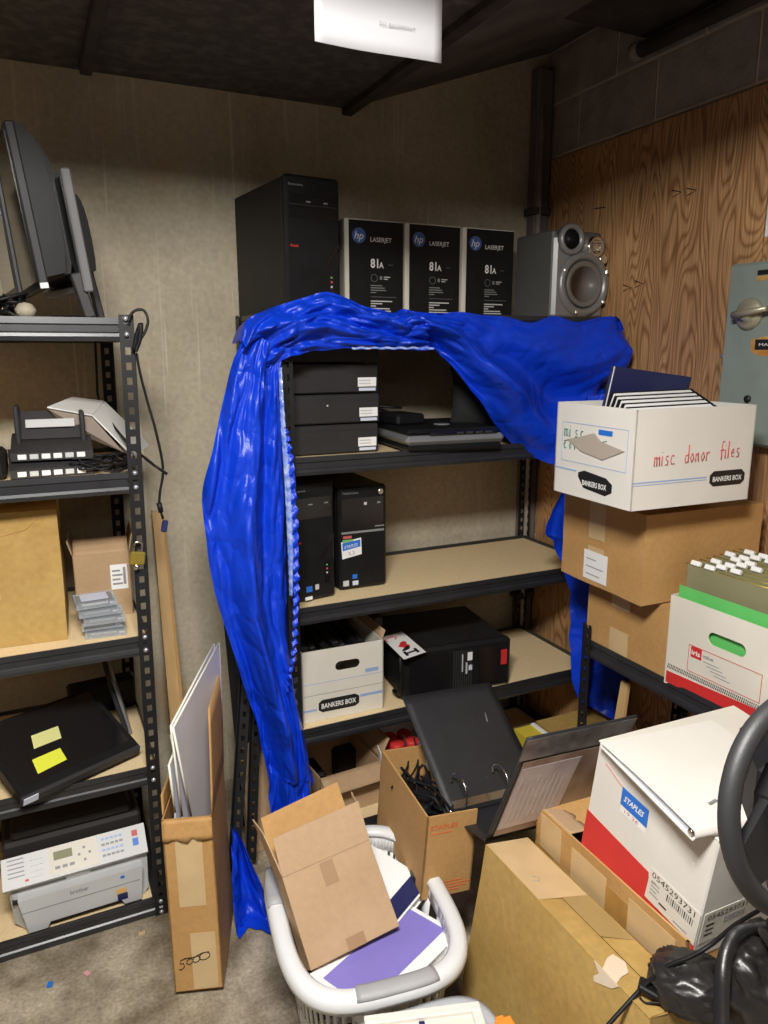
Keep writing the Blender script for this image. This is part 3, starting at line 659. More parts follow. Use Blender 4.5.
# sloping control panel
cp = MB(); cp.prism([(-PW/2, -PD/2-.028, .166), (-PW/2, -PD/2+.035, .228), (-PW/2, -PD/2+.035, .15), (-PW/2, -PD/2-.016, .152)], (PW, 0, 0), M_lgr); cpo = cp.build('control_panel', t)
v0 = Vector((0, .063, .062)).normalized(); nn = Vector((0, -.062, .063)).normalized()
F = (Vector((-PW/2, -PD/2-.028, .166)), Vector((1, 0, 0)), v0, nn)
m = MB(); decal(m, F, .125, .006, .262, .088, M_offw); decal(m, F, .140, .048, .192, .072, M_olive, .0016); m.build('display', cpo)
m = MB()
for k in range(3): decal(m, F, .142+k*.02, .022, .156+k*.02, .030, M_inkg, .002)
for i in range(4):
    for j in range(3): decal(m, F, .075+j*.013, .018+i*.016, .085+j*.013, .027+i*.016, M_lgr, .002)
    for j in range(5): decal(m, F, .275+j*.013, .02+i*.016, .285+j*.013, .026+i*.016, M_blul if i % 2 else M_inkg, .0012)
for i in range(5): decal(m, F, .016, .03+i*.012, .060, .033+i*.012, M_inkg, .0012)
decal(m, F, .06, .012, .070, .018, M_red, .002); decal(m, F, .365, .028, .382, .05, M_blue, .0014); decal(m, F, .365, .056, .382, .074, M_redd, .0014)
for a, b in ((.222, .06), (.222, .025), (.207, .043), (.237, .043)): decal(m, F, a, b, a+.007, b+.007, M_inkg, .002)
m.build('keys', cpo)['kind'] = 'stuff'
MB().bb(-PW/2+.004, PW/2-.004, -PD/2+.055, PD/2, .17, .258, mat('lid_brown_black', (.016, .013, .012), .75), .01).build('scanner_lid', t)  # lid colour darkened to brown-black for the shade under the shelf
MB().bb(-PW/2+.03, PW/2-.03, -PD/2+.06, PD/2-.02, .258, .298, MATS['lid_brown_black'], .01).build('document_feeder', t)
F = (Vector((-PW/2, -PD/2-.0345, 0)), Vector((1, 0, 0)), Vector((0, 0, 1)), Vector((0, -1, 0)))
text(F, .175, .100, 'brother', .014, M_inkg, t, width=.052, bold=True)
m = MB(); decal(m, F, .305, .030, .335, .052, M_navy); decal(m, F, .302, .054, .333, .070, mat('label_orange', (.75, .45, .15), .5)); decal(m, F, .318, .104, .330, .112, M_blue); m.build('stickers', t)['kind'] = 'stuff'

# ------------------------------------------------------------------ between the units: plank, foam boards in a tall box, spare posts
t = thing('wood_plank', 'tall narrow pine plank leaning behind the left upright', 'plank', (.405, 2.60, 0))
pl = [PY(x, y, k) for x, y, k in ((150, 511, 2.70), (162, 517, 2.70))]
top = pl[0]; 
m = MB(); m.prism([Vector((.345, 2.46, 0)), Vector((.402, 2.46, 0)), Vector((.398, 2.70, 1.150)), Vector((.357, 2.70, 1.168))], (0, .022, 0), M_wood); o = m.build('board', t); o.location = -t.location
m = MB(); m.prism([Vector((.390, 2.455, 0)), Vector((.402, 2.455, 0)), Vector((.398, 2.695, 1.146)), Vector((.390, 2.695, 1.15))], (0, .004, 0), M_card); o = m.build('edge_strip', t); o.location = -t.location

BW, BD, BH = .130, .30, .505
posb = at_centre((.318, 1.917, .262), (-4.08, -1.15, -18.9), (BW, BD, BH))
t = open_carton('narrow_carton', 'tall narrow brown carton marked 5000, standing on the floor with foam boards inside', 'carton', posb, (-4.08, -1.15, -18.9), (BW, BD, BH), M_card, .004)
F = frame('-y', (BW, BD, BH)); pieces(t, F, 'tape', ((.030, .250, .100, .455), (.052, .003, .118, .170)), M_tape)
m = MB()   # handwritten 5000
def loop(cx, cy, rx, ry, a0=0, n=14, k=1.0, sl=.35): return [(cx+rx*math.cos(a0+i*2*math.pi*k/n)+sl*ry*math.sin(a0+i*2*math.pi*k/n), cy+ry*math.sin(a0+i*2*math.pi*k/n)) for i in range(n+1)]
stroke(m, F, [(.036, .098), (.022, .094), (.020, .084), (.029, .084), (.031, .074), (.022, .066), (.016, .067)], .0013, M_ink, .0012)
stroke(m, F, loop(.046, .088, .008, .0085), .0013, M_ink, .0012); stroke(m, F, loop(.064, .093, .0095, .009), .0013, M_ink, .0012); stroke(m, F, loop(.086, .100, .014, .011), .0013, M_ink, .0012)
stroke(m, F, [(.030, .098), (.058, .100), (.08, .110), (.098, .112)], .0011, M_ink, .0012)
stroke(m, F, [(.035, .452), (.050, .456), (.062, .455)], .0012, M_ink, .0012)
m.build('handwriting', t)['kind'] = 'stuff'
# tall flap at the right back edge and torn small flaps
flap(t, (BW/2, -BD/2, BH), (BW/2, BD/2, BH), (.004, .07, .27), M_card, bend=-.004)
flap(t, (-BW/2, -BD/2+.02, BH), (-BW/2, BD/2, BH), (-.004, .02, .05), M_card)
flap(t, (-BW/2, -BD/2, BH-.003), (BW/2, -BD/2, BH-.003), (0, -.008, -.055), M_card, jag=.3)
Rb = Euler((R(-4.08), R(-1.15), R(-18.9)), 'XYZ').to_matrix()
def fboard(label, dx, pts, lift):
    ph = R(13); dl = Vector((math.sin(ph), math.cos(ph), 0)); p0 = Vector((dx, -BD/2+.010, 0)); nrm = Rb@Vector((math.cos(ph), -math.sin(ph), 0)); base = Vector(posb)+Rb@p0
    q = []
    for x_, y_ in pts:
        if y_ >= 850: continue
        l_ = Rb.inverted()@(PPL(x_, y_, base, nrm)-Vector(posb)); k_ = (l_-p0).dot(dl)
        if l_.z < BH+.03: k_ = max(0, min(k_, .20)); l_ = p0+dl*k_+Vector((0, 0, l_.z))
        q.append(Vector(posb)+Rb@l_)
    q = [Vector(posb)+Rb@(p0+Vector((0, 0, .03)))]+q+[Vector(posb)+Rb@(p0+dl*.20+Vector((0, 0, .03)))]
    t_ = thing('foam_board', label, 'board', q[0], group='foam boards in the narrow carton')
    q = [p_-q[0] for p_ in q]
    MB().prism(q, nrm*.005, M_foam).build('sheet', t_)
    m_ = MB()
    for i in range(1, len(q)-1): m_.tube([q[i]+nrm*.0025, q[i+1]+nrm*.0025], .0032, M_foame, 6)
    m_.build('edge', t_); return t_
fboard('rightmost pale foam board, its long face turned to the camera', -.012, ((190, 850), (190, 816), (172, 728), (218, 643), (221, 720), (222, 850)), 0)
fboard('middle pale foam board in the narrow carton, corner bent', -.028, ((181, 850), (181, 816), (170, 726), (213, 644), (214, 850)), 0)
fboard('leftmost thin foam board with a torn corner, in the narrow carton', -.044, ((176, 850), (174, 812), (168, 765), (173, 752), (170, 735), (200, 700), (206, 850)), 0)

def leanpost(label, a, b, w, th, M, slots=True, tape=None, name='steel_post'):
    a, b = Vector(a), Vector(b); ax = (b-a); L = ax.length; ax.normalize(); rot = ax.to_track_quat('Z', 'Y').to_euler()
    t = thing(name, label, 'post', a, [math.degrees(k) for k in rot], 'spare steel posts leaning on the back wall')
    m = MB()
    if slots:
        m.bb(-w/2, -w*.18, -th/2, th/2, 0, L, M); m.bb(w*.18, w/2, -th/2, th/2, 0, L, M); z = 0
        while z < L: m.bb(-w*.18, w*.18, -th/2, th/2, z, min(z+.022, L), M); z += .0395
        m.bb(w/2-.002, w/2, -th/2, w*.8, 0, L, M)
    else: m.bb(-w/2, w/2, -th/2, th/2, 0, L, M, .002); m.bb(-w/2+.006, -w/2+.009, -th/2-.003, -th/2, 0, L, M); m.bb(w/2-.009, w/2-.006, -th/2-.003, -th/2, 0, L, M)
    m.build('rail', t)
    if tape: MB().bb(-w/2-.001, w/2+.001, -th/2-.001, w*.8, tape[0], tape[1], M_tape).build('tape', t)
    return t
leanpost('leftmost flat black steel rail leaning on the back wall', (.585, 2.44, 0), PY(224, 582, 2.68), .030, .012, M_blk2, False)
leanpost('second black steel rail from the left, leaning behind the narrow carton', (.622, 2.46, 0), PY(233, 586, 2.68), .030, .012, M_blk2, False)
leanpost('third black steel rail from the left, next to the tarp', (.657, 2.48, 0), PY(242, 596, 2.68), .030, .012, M_blk2, False)
a, b = PZ(235, 872, .06), PY(256, 600, 2.14)
leanpost('slotted black post with a tan tape band leaning in front of the steel rails', a, PY(249, 640, 2.34), .034, .003, M_steel, True, (.66, .72))
leanpost('slotted black post right of the taped one, half behind the tarp', PZ(252, 860, .04), PY(258, 660, 2.32), .030, .003, M_steel, True)
tag(MB().box((.60, 2.30, .20), (.12, .02, .40), M_card2, (-6, 0, 12), .001).build('cardboard_scrap'), 'flat cardboard scrap behind the slotted posts', 'cardboard')

# ------------------------------------------------------------------ middle shelving unit, top
zt = 1.833
def tower(name, label, pos, rz, d, style, group=None):
    t = thing(name, label, 'computer', pos, (0, 0, rz), group); x, y, z = d[0]/2, d[1]/2, d[2]
    MB().bb(-x, x, -y+.03, y, .008, z-.004, M_blk2, .003).build('case', t)
    m = MB(); m.bb(-x-.001, x+.001, -y, -y+.034, .006, z, M_blk, .008); fb = m.build('front_bezel', t)
    MB().bb(-x+.02, -x+.04, -y+.04, y-.04, 0, .008, M_blk).bb(x-.04, x-.02, -y+.04, y-.04, 0, .008, M_blk).build('feet', t)
    F = frame('-y', d); k = d[0]
    if style == 'A':
        m = MB(); decal(m, F, .012, z-.125, k-.012, z-.055, M_blkg, .001); decal(m, F, .012, z-.088, k-.012, z-.086, M_dkg, .0018)
        decal(m, F, .07, z-.079, .085, z-.075, M_gry, .002); decal(m, F, .13, z-.079, .145, z-.075, M_gry, .002); m.build('drive_bay', fb)
        text(F, .012, z-.033, 'lenovo', .008, M_gry, t, width=.048)
        text(F, .012, z*.50, 'Think', .007, M_red, t, width=.030, bold=True)
        m = MB(); poly_decal(m, F, [(k-.062, z*.36), (k-.048, z*.35), (k-.004, z*.52), (k-.004, z*.56), (k-.02, z*.53)], M_blkg, .003); decal(m, F, k-.040, z*.14, k-.022, z*.32, M_blkg, .003); gr = m.build('port_strip', fb)
        m = MB(); decal(m, F, k-.037, z*.22, k-.031, z*.235, M_lgr, .004); decal(m, F, k-.037, z*.255, k-.031, z*.27, M_redd, .004); decal(m, F, k-.037, z*.29, k-.031, z*.30, M_grn, .004); m.build('ports', gr)
    else:
        m = MB(); decal(m, F, .010, z*.58, k-.012, z-.042, M_blkg, .0012); decal(m, F, .008, z*.555, k-.010, z*.575, M_gry, .002); m.build('drive_bay', fb)
        m = MB(); decal(m, F, k*.52, z-.068, k*.58, z-.058, M_lgr, .0022); decal(m, F, k*.80, z-.066, k*.87, z-.060, M_gry, .0022); decal(m, F, k*.75, z*.60, k*.95, z*.612, M_gry, .0022); m.build('buttons', fb)
        text(F, .012, z-.026, 'ThinkCentre', .008, M_gry, t, width=.06)
        MB().lathe([(.011, 0), (.011, .003), (.007, .004), (.001, .002)], M_chr, Matrix(((1, 0, 0), (0, 0, -1), (0, 1, 0))), 16, (x-.022, -y, z-.024)).build('power_button', t)
        m = MB(); decal(m, F, .012, z*.455, .052, z*.50, M_grn, .0012); decal(m, F, .014, z*.51, .046, z*.535, M_redd, .0012); m.build('stickers', t)['kind'] = 'stuff'
    return t, F
tower('tower_computer', 'black tower computer standing on top of the middle shelving unit', (.833, 2.544, zt), 5.9, (.188, .436, .425), 'A', 'black tower computers')
HD = (.228, .20, .342)
def toner(label, x0, rz=0):
    t = thing('toner_carton', label, 'carton', (x0+HD[0]/2, 2.60, zt), (0, 0, rz), 'black toner cartons on top of the middle unit')
    x, y, z = HD[0]/2, HD[1]/2, HD[2]
    MB().bb(-x, x, -y+.001, y, 0, z, M_offw, .002).build('box', t)
    F = frame('-y', HD); m = MB(); decal(m, F, .016, .002, HD[0]-.002, z-.004, M_blk, .0012); m.build('printed_front', t)
    m = MB(); O, U, V, N = F
    poly_decal(m, F, [(.054+.026*math.cos(a*math.pi/14), z-.055+.026*math.sin(a*math.pi/14)) for a in range(28)], M_hpb, .0022); m.build('logo_disc', t)
    text(F, .036, z-.067, 'hp', .026, M_paper, t, width=.035, italic=.25, off=.0025, name='logo_letters')
    text(F, .098, z-.073, 'LASERJET', .015, M_paper, t, width=.082, off=.0016)
    text(F, .098, z-.160, '81', .030, M_paper, t, width=.030, bold=True, off=.0016); text(F, .131, z-.160, 'A', .020, M_paper, t, width=.018, bold=True, off=.0016)
    m = MB(); O2 = []
    for r_ in range(16):
        a0, a1 = r_*math.pi/8, (r_+1)*math.pi/8; c_ = (.112, z-.195)
        poly_decal(m, F, [(c_[0]+.012*math.cos(a0), c_[1]+.012*math.sin(a0)), (c_[0]+.0132*math.cos(a0), c_[1]+.0132*math.sin(a0)), (c_[0]+.0132*math.cos(a1), c_[1]+.0132*math.sin(a1)), (c_[0]+.012*math.cos(a1), c_[1]+.012*math.sin(a1))], M_gry, .0016)
    decal(m, F, .134, z-.200, .143, z-.188, M_gry, .0016); decal(m, F, .150, z-.192, .175, z-.189, M_lgr, .0016); decal(m, F, .150, z-.199, .166, z-.196, M_lgr, .0016)
    for k in range(4): decal(m, F, .098, z-.222-k*.008, .098+(.045, .055, .06, .022)[k], z-.219-k*.008, M_gry, .0016)
    decal(m, F, .098, z-.260, .200, z-.259, M_gry, .0016)
    for k in range(8): decal(m, F, .098, z-.276-k*.0085, .098+(.085, .045, .02, .075, .08, .05, .06, .07)[k], z-.272-k*.0085, M_lgr, .0016)
    m.build('small_print', t)['kind'] = 'stuff'
    text(F, .168, z-.150, 'black', .004, M_gry, t, off=.0016, width=.018)
    return t
toner('leftmost of the three black toner cartons, right of the tower computer', 1.032)
toner('middle one of the three black toner cartons', 1.268)
toner('rightmost of the three black toner cartons, beside the speaker', 1.508)
# speaker
SPD = (.245, .25, .335)
t = thing('speaker', 'silver stereo speaker with a large round woofer on top of the middle unit', 'speaker', (1.905, 2.44, 1.842), (0, 0, 0))
MB().bb(-.115, .115, -.11, .125, 0, .32, mat('cabinet_grey', (.10, .10, .10), .55), .008).build('cabinet', t)
fb = MB(); fb.prism([(-.115, -.11, 0), (-.125, -.135, .01), (-.125, -.135, .31), (-.115, -.11, .32), (.115, -.11, .32), (.125, -.135, .29), (.125, -.135, .03), (.115, -.11, 0)][:4]+[], (.001, 0, 0), M_slv)
MB().bb(-.122, .118, -.135, -.108, .004, .300, M_slv, .012).build('front_baffle', t)
My = Matrix(((1, 0, 0), (0, 0, -1), (0, 1, 0)))
w = MB().lathe([(.118, 0), (.118, .014), (.108, .024), (.094, .022), (.088, .010), (.085, .006)], M_slv, My, 40, (.012, -.128, .128)).build('woofer_ring', t)
MB().lathe([(.086, .008), (.080, .014), (.072, .012), (.030, -.012), (.028, -.004), (.016, .004), (.001, .006)], M_cone, My, 36, (.012, -.136, .128)).build('cone', w)
w = MB().lathe([(.055, 0), (.055, .022), (.046, .030), (.036, .020), (.030, .002)], M_slv, My, 32, (-.058, -.128, .284)).build('tweeter_ring', t)
MB().lathe([(.036, .004), (.028, -.006), (.008, -.010), (.001, -.010)], M_blk, My, 24, (-.058, -.142, .284)).build('cone', w)
w = MB().lathe([(.038, 0), (.038, .016), (.030, .024), (.024, .012)], M_chr, My, 28, (.058, -.128, .264)).build('small_driver_ring', t)
m = MB()
for k in range(4): m.bb(.036, .080, -.152, -.148, .248+k*.010, .252+k*.010, M_chr)
m.build('grille', w)
MB().lathe([(.020, 0), (.020, .014), (.012, .018), (.001, .012)], M_chr, My, 20, (.100, -.128, .222)).build('port_trim', t)
m = MB()
for a in (25, 155, 250, 325): m.box((.012+.108*math.cos(R(a)), -.152, .128+.108*math.sin(R(a))), (.014, .008, .014), M_chr, (0, 0, 0), .003)
m.build('screws', t)

# ------------------------------------------------------------------ middle unit, second shelf
zs = 1.389
for k in range(4):
    pos = ('bottom', 'second from bottom', 'third from bottom', 'top')[k]
    d = (.318, .36, .098 if k < 3 else .075)
    x = .908+(0, .004, -.002, .003)[k]; y = 2.48
    t = thing('slim_desktop', '%s slim charcoal desktop computer in the stack under the tarp' % pos, 'computer', (x, y, zs+k*.1000), (0, 0, (-.5, 0, .5, 0)[k]), 'stacked slim desktop computers')
    MB().bb(-.159, .159, -.18, .18, .003, d[2], M_slim, .004).build('case', t)
    F = frame('-y', d); m = MB(); decal(m, F, .004, d[2]-.020, .314, d[2]-.018, M_ink, .0006); m.build('seam', t)
    if k < 3:
        m = MB(); decal(m, F, .243, .022, .310, .052, M_paper); decal(m, F, .247, .008, .308, .018, M_papl); lb = m.build('asset_label', t); lb['label'] = 'white asset label'
        m = MB()
        for q in range(2): decal(m, F, .247, .030+q*.010, .290, .034+q*.010, M_lgr, .0004, .0009)
        m.build('label_print', lb)
        if k == 1: MB().lathe([(.004, 0), (.004, .002), (.001, .003)], M_zinc, My, 10, (-.03, -.18, .062)).build('lock_screw', t)
# scanner
t = thing('flatbed_scanner', 'grey flatbed scanner with black lid on the second shelf of the middle unit', 'scanner', (1.315, 2.38, zs), (0, 0, -5))
MB().bb(-.175, .175, -.215, .19, .006, .032, M_blk, .008).build('base', t)
MB().bb(-.185, .185, -.222, .20, .030, .060, M_slv, .012).build('silver_body', t)
ld = MB().bb(-.172, .172, -.200, .19, .060, .080, M_blk, .009).build('lid', t)
MB().lathe([(.030, 0), (.030, .002), (.026, .003), (.001, .003)], M_gry, None, 20, (.02, -.05, .0795)).build('logo_disc', ld)
m = MB(); m.bb(-.10, .16, -.218, -.19, .058, .074, M_blkg, .005); bp_ = m.build('button_bar', t)
m = MB()
for k in range(4): m.bb(.0+k*.036, .026+k*.036, -.2195, -.216, .062, .070, M_dkg, .002)
m.build('buttons', bp_)
t = thing('power_supply', 'black power supply with coiled cord on the left of the scanner lid', 'adapter', (1.205, 2.42, zs+.081), (0, 0, 8))
MB().bb(-.06, .06, -.08, .08, 0, .038, M_blk, .008).build('brick', t)
MB().tube(smooth_path([(.0, .08, .02), (.04, .12, .03), (-.04, .14, .05), (-.07, .10, .06), (0, .04, .055), (.05, .06, .05)], 6), .005, M_blk, 8).build('cord', t)
t = thing('black_cloth', 'black fabric bag standing on the second shelf behind the scanner', 'bag', (1.66, 2.50, zs))
m = MB(); m.grid(lambda u, v: Vector(((u-.5)*.50*(1-.25*v), -.09*math.sin(math.pi*v)*(1+.3*math.sin(u*9))-.02*math.sin(u*13), .33*v*(.75+.25*math.sin(u*2.6+.3)))), 24, 12, mat('black_fabric', (.012, .012, .013), .85)); o = m.build('fabric', t); solid(o, .05, 1)

# ------------------------------------------------------------------ middle unit, third shelf
zs = .893
t, F = tower('tower_computer', 'left black tower computer on the third shelf of the middle unit', (.781, 2.475, zs), 9, (.169, .40, .415), 'A', 'black tower computers')
m = MB(); decal(m, F, .055, .036, .078, .056, M_blue, .0012); decal(m, F, .090, .040, .104, .058, M_lgr, .0012); decal(m, F, .050, .008, .078, .020, M_paper, .0012); m.build('stickers', t)['kind'] = 'stuff'
t, F = tower('tower_computer', 'right black tower computer with a blue and white sticker, third shelf of the middle unit', (1.023, 2.545, zs), -1, (.180, .43, .375), 'B', 'black tower computers')
st = MB(); poly_decal(st, F, [(.010, .118), (.084, .130), (.082, .190), (.006, .180)], M_paper, .0012); so = st.build('sale_sticker', t); so['label'] = 'blue and white sticker'
m = MB(); poly_decal(m, F, [(.012, .148), (.079, .159), (.078, .184), (.010, .175)], M_blue, .0004, .0013); m.build('blue_band', so)
text(F, .018, .155, 'BLACKBAUD'[:0]+'STAPLES', .011, M_paper, t, width=.052, rot=8, off=.002, italic=.3); text(F, .034, .130, '5.2', .012, M_inkg, t, width=.024, rot=8, off=.002)
m = MB(); decal(m, F, .012, .018, .034, .038, M_lgr, .0012); decal(m, F, .048, .018, .070, .034, M_papl, .0012); decal(m, F, .048, .042, .066, .058, M_blue, .0012); m.build('stickers', t)['kind'] = 'stuff'

# ------------------------------------------------------------------ middle unit, fourth shelf
zs = .459
bd = (.305, .40, .262)
t = open_carton('file_box', 'white cardboard file box with hand hole and black oval logo on the fourth shelf', 'box', (.912, 2.452, zs), (0, 0, -1.6), bd, M_offw, .004, inner=M_card2, handles=(('-y', .168, .192, .092, .034),))
F = frame('-y', bd)
m = MB(); decal(m, F, .004, .140, .301, .1415, M_blul); decal(m, F, .004, .098, .301, .0992, M_gry); decal(m, F, .235, .150, .285, .164, M_blul)
decal(m, F, .215, .060, .301, .070, M_blul); decal(m, F, .003, .040, .050, .047, M_blul); m.build('print_lines', t)
m = MB(); poly_decal(m, F, [(.058, .040), (.072, .030), (.195, .030), (.210, .040), (.210, .066), (.195, .076), (.072, .076), (.058, .066)], M_ink, .0012); m.build('logo_plate', t)
text(F, .068, .044, 'BANKERS BOX', .018, M_paper, t, width=.130, bold=True, off=.0018)
flap(t, (.1525, -.19, .262), (.1525, .19, .262), (.012, 0, .030), M_card2)
m = MB()
for k in range(7): m.box((-.12+k*.038, .02*math.sin(k*2.1), .225), (.026, .30, .05), M_blk, (random.uniform(-5, 5), random.uniform(-12, 12), random.uniform(-8, 8)), .004)
o = m.build('electronics_heap'); o.location = (.912, 2.452, zs); o.scale = (.94, 1, 1); tag(o, 'black electronics filling the white file box on the fourth shelf', 'electronics', kind='stuff')

LD = (.40, .40, .195)
t = thing('tower_computer', 'black tower computer lying on its side on the fourth shelf', 'computer', (1.382, 2.43, zs), (0, 0, -6), 'black tower computers')
MB().bb(-.22, .22, -.165, .20, .006, .19, M_blk2, .006).build('case', t)
fb = MB().bb(-.225, .225, -.20, -.160, .0, .195, M_blk, .012).build('front_bezel', t)
F = (Vector((-.225, -.2005, 0)), Vector((1, 0, 0)), Vector((0, 0, 1)), Vector((0, -1, 0)))
m = MB(); decal(m, F, .03, .02, .19, .17, M_blkg, .0015)
for k in range(9): decal(m, F, .205+k*.009, .02, .209+k*.009, .17, M_dkg, .003)
decal(m, F, .31, .02, .40, .17, M_blkg, .0015); m.build('vent_grille', fb)
m = MB(); decal(m, F, .262, .128, .282, .160, M_paper, .004); decal(m, F, .240, .085, .244, .155, M_lgr, .004); decal(m, F, .256, .075, .262, .12, M_lgr, .004); decal(m, F, .405, .09, .430, .150, M_red, .002); decal(m, F, .268, .088, .282, .108, M_papl, .004); m.build('stickers', t)['kind'] = 'stuff'
MB().tube(smooth_path([(-.235, -.14, .02), (-.235, -.20, .04), (-.235, -.215, .12), (-.23, -.20, .18), (-.19, -.17, .20)], 5), .008, M_blk, 8).build('handle', t)
t = thing('card_strip', 'white card strip with a red heart, on the lying tower', 'card', (1.222, 2.37, zs+.1965), (0, 0, -6))
def sp(px, py): return Euler((0, 0, R(6))).to_matrix()@(PZ(px, py, zs+.197)-Vector((1.222, 2.37, zs+.197)))
q = [sp(*a) for a in ((381, 637), (402, 631.5), (426, 652), (404, 659.5))]
MB().prism(q, (0, 0, .001), M_paper).build('card', t)
ex = (q[1]-q[0]); ey = (q[0]-q[3]); 
def hp_(u, v): return q[3]+(q[2]-q[3])*u+(q[0]-q[3])*v+Vector((0, 0, .0012))
m = MB()
hs = []
for k in range(24):
    a = k*2*math.pi/24; hx = 16*math.sin(a)**3/34; hy = (13*math.cos(a)-5*math.cos(2*a)-2*math.cos(3*a)-math.cos(4*a))/34
    hs.append(hp_(.5+hy*.55, .46-hx*.30))
m.prism(hs, (0, 0, .0006), M_red)
m.tube([hp_(.25+.25*math.cos(a), .80+.07*math.sin(a)) for a in [k*.5-1 for k in range(11)]], .0022, M_red, 5)
m.prism([hp_(.2, .13), hp_(.8, .13), hp_(.8, .18), hp_(.2, .18)], (0, 0, .0006), M_ink); m.prism([hp_(.2, .07), hp_(.32, .07), hp_(.32, .24), hp_(.2, .24)], (0, 0, .0006), M_ink); m.prism([hp_(.68, .07), hp_(.8, .07), hp_(.8, .24), hp_(.68, .24)], (0, 0, .0006), M_ink)
m.build('print', t)
tag(MB().box((1.135, 2.54, zs+.17), (.035, .20, .20), mat('brown_leather', (.05, .03, .022), .6), (0, 4, -6), .004).build('brown_folder'), 'dark brown folder standing between the white file box and the lying tower', 'folder')

# ------------------------------------------------------------------ bottom of the middle unit
zs = .056
t = open_carton('carton_open', 'tan open carton on the bottom shelf behind the laundry basket', 'carton', (.93, 2.40, zs), (0, 0, 4), (.25, .26, .17), M_card2, .004)
flap(t, (.125, -.13, .17), (.125, .13, .17), (.02, -.01, .09), M_card2, bend=.01); flap(t, (-.125, -.13, .17), (.125, -.13, .17), (0, -.06, -.04), M_card2)
t = thing('brochure_box', 'white box with a dark opening full of red tins on the bottom shelf', 'box', (1.17, 2.36, zs), (0, 0, -14))
m = MB(); m.bb(-.09, .09, -.13, .13, 0, .004, M_paper).bb(-.09, -.086, -.13, .13, 0, .21, M_paper).bb(.086, .09, -.13, .13, 0, .21, M_paper).bb(-.09, .09, -.13, -.126, 0, .18, M_paper).bb(-.09, .09, .126, .13, 0, .21, M_paper).build('box', t)
m = MB(); F = (Vector((-.09, .13, 0)), Vector((0, -1, 0)), Vector((0, 0, 1)), Vector((-1, 0, 0))); decal(m, F, .08, .07, .2, .08, M_blul); decal(m, F, .1, .05, .18, .055, M_grn); m.build('print', t)
for k in range(4):
    o = MB().lathe([(.001, 0), (.028, .001), (.028, .075), (.024, .08), (.001, .08)], M_red, None, 16).build('tin'); o.location = (1.14+.062*(k % 2), 2.30+.065*(k//2), zs+.135)
    tag(o, ('near left', 'near right', 'far left', 'far right')[k]+' red tin packed in the white box on the bottom shelf', 'tin', 'red tins in the white box')
for k, (x, y, s_) in enumerate(((.80, 2.5, .1), (1.05, 2.58, .12), (1.45, 2.45, .14))):
    tag(MB().bb(x-.09, x+.09, y-.1, y+.1, zs, zs+s_, M_blk, .01).build('black_device'), ('black device at the left back of the bottom shelf', 'black device behind the tan open carton', 'large black device deep in the bottom shelf under the lying tower')[k], 'device')

# ------------------------------------------------------------------ blue tarp
def cr(pts, t):   # Catmull-Rom lookup, t in 0..1
    n = len(pts)-1; x = min(max(t, 0), 1)*n; i = min(int(x), n-1); f = x-i
    g = lambda k: Vector(pts[min(max(k, 0), n)])
    p0, p1, p2, p3 = g(i-1), g(i), g(i+1), g(i+2)
    return .5*((2*p1)+(p2-p0)*f+(2*p0-5*p1+4*p2-p3)*f*f+(3*p1-p0-3*p2+p3)*f**3)
YT = 2.150
def pk(lst, y=YT): return [PY(a, b, y) for a, b in lst]
tarp = thing('tarp', 'crumpled bright blue plastic tarp draped over the middle shelving unit', 'tarp', (1.3, YT, 1.85))
To = tarp.location.copy()
def nz(x, y, z=0.0): return noise.noise(Vector((x, y, z)))
# valance across the top edge
topc = pk([(238, 340), (245, 321), (262, 311), (285, 303), (305, 297), (325, 292), (345, 298), (362, 306), (380, 310), (392, 313), (402, 309), (415, 312), (440, 313), (460, 312), (480, 315), (505, 317), (530, 323), (552, 316), (575, 322), (600, 317), (616, 318), (622, 330)])
botc = pk([(243, 372), (256, 371), (270, 366), (285, 359), (300, 354), (318, 351), (340, 349), (365, 349), (385, 349), (405, 350), (425, 350), (440, 351), (455, 366), (475, 392), (497, 417), (515, 437), (535, 455), (553, 464), (570, 455), (590, 440), (610, 415), (622, 392)])
def val(u, v):
    T, B = cr(topc, u), cr(botc, u)
    if v < .22:      # the sheet lying back over the shelf top
        k = 1-v/.22; p = T+Vector((0, .10*k, -.02*k+.012*nz(u*16, k*2)*k)); y = -.02
        return p+Vector((0, -.012, 0))-To
    w = (v-.22)/.78; p = T.lerp(B, w)
    fold = .030*math.sin(w*9-u*16+2*nz(u*5, w*3))*math.sin(math.pi*min(1, w*1.2))
    bulge = .055*math.sin(math.pi*min(w, 1)**.6)*(1 if u < .5 else .7)
    rdg = .050*abs(nz(u*12+w*5, w*6-u*9))+.012*abs(nz(u*25-w*8, w*14+u*12))
    if u > .5:
        rdg *= max(.35, 1-(u-.5)*3); c = (u-.5)*2; fold += .075*math.sin((w*2.2-c*2.4)*3.0+.4)*min(1, w*1.6)*(1-.35*w)+.03*math.sin((w*1.2+c*3.2)*4.1)*w+.016*math.sin((w+c*.7)*17)*w
    edge = .012*math.sin(u*90)*max(0, w-.85)
    return p+Vector((0, -bulge-fold*.9-rdg+.02, edge))-To
o = MB().grid(val, 220, 46, M_tarp).build('valance', tarp)
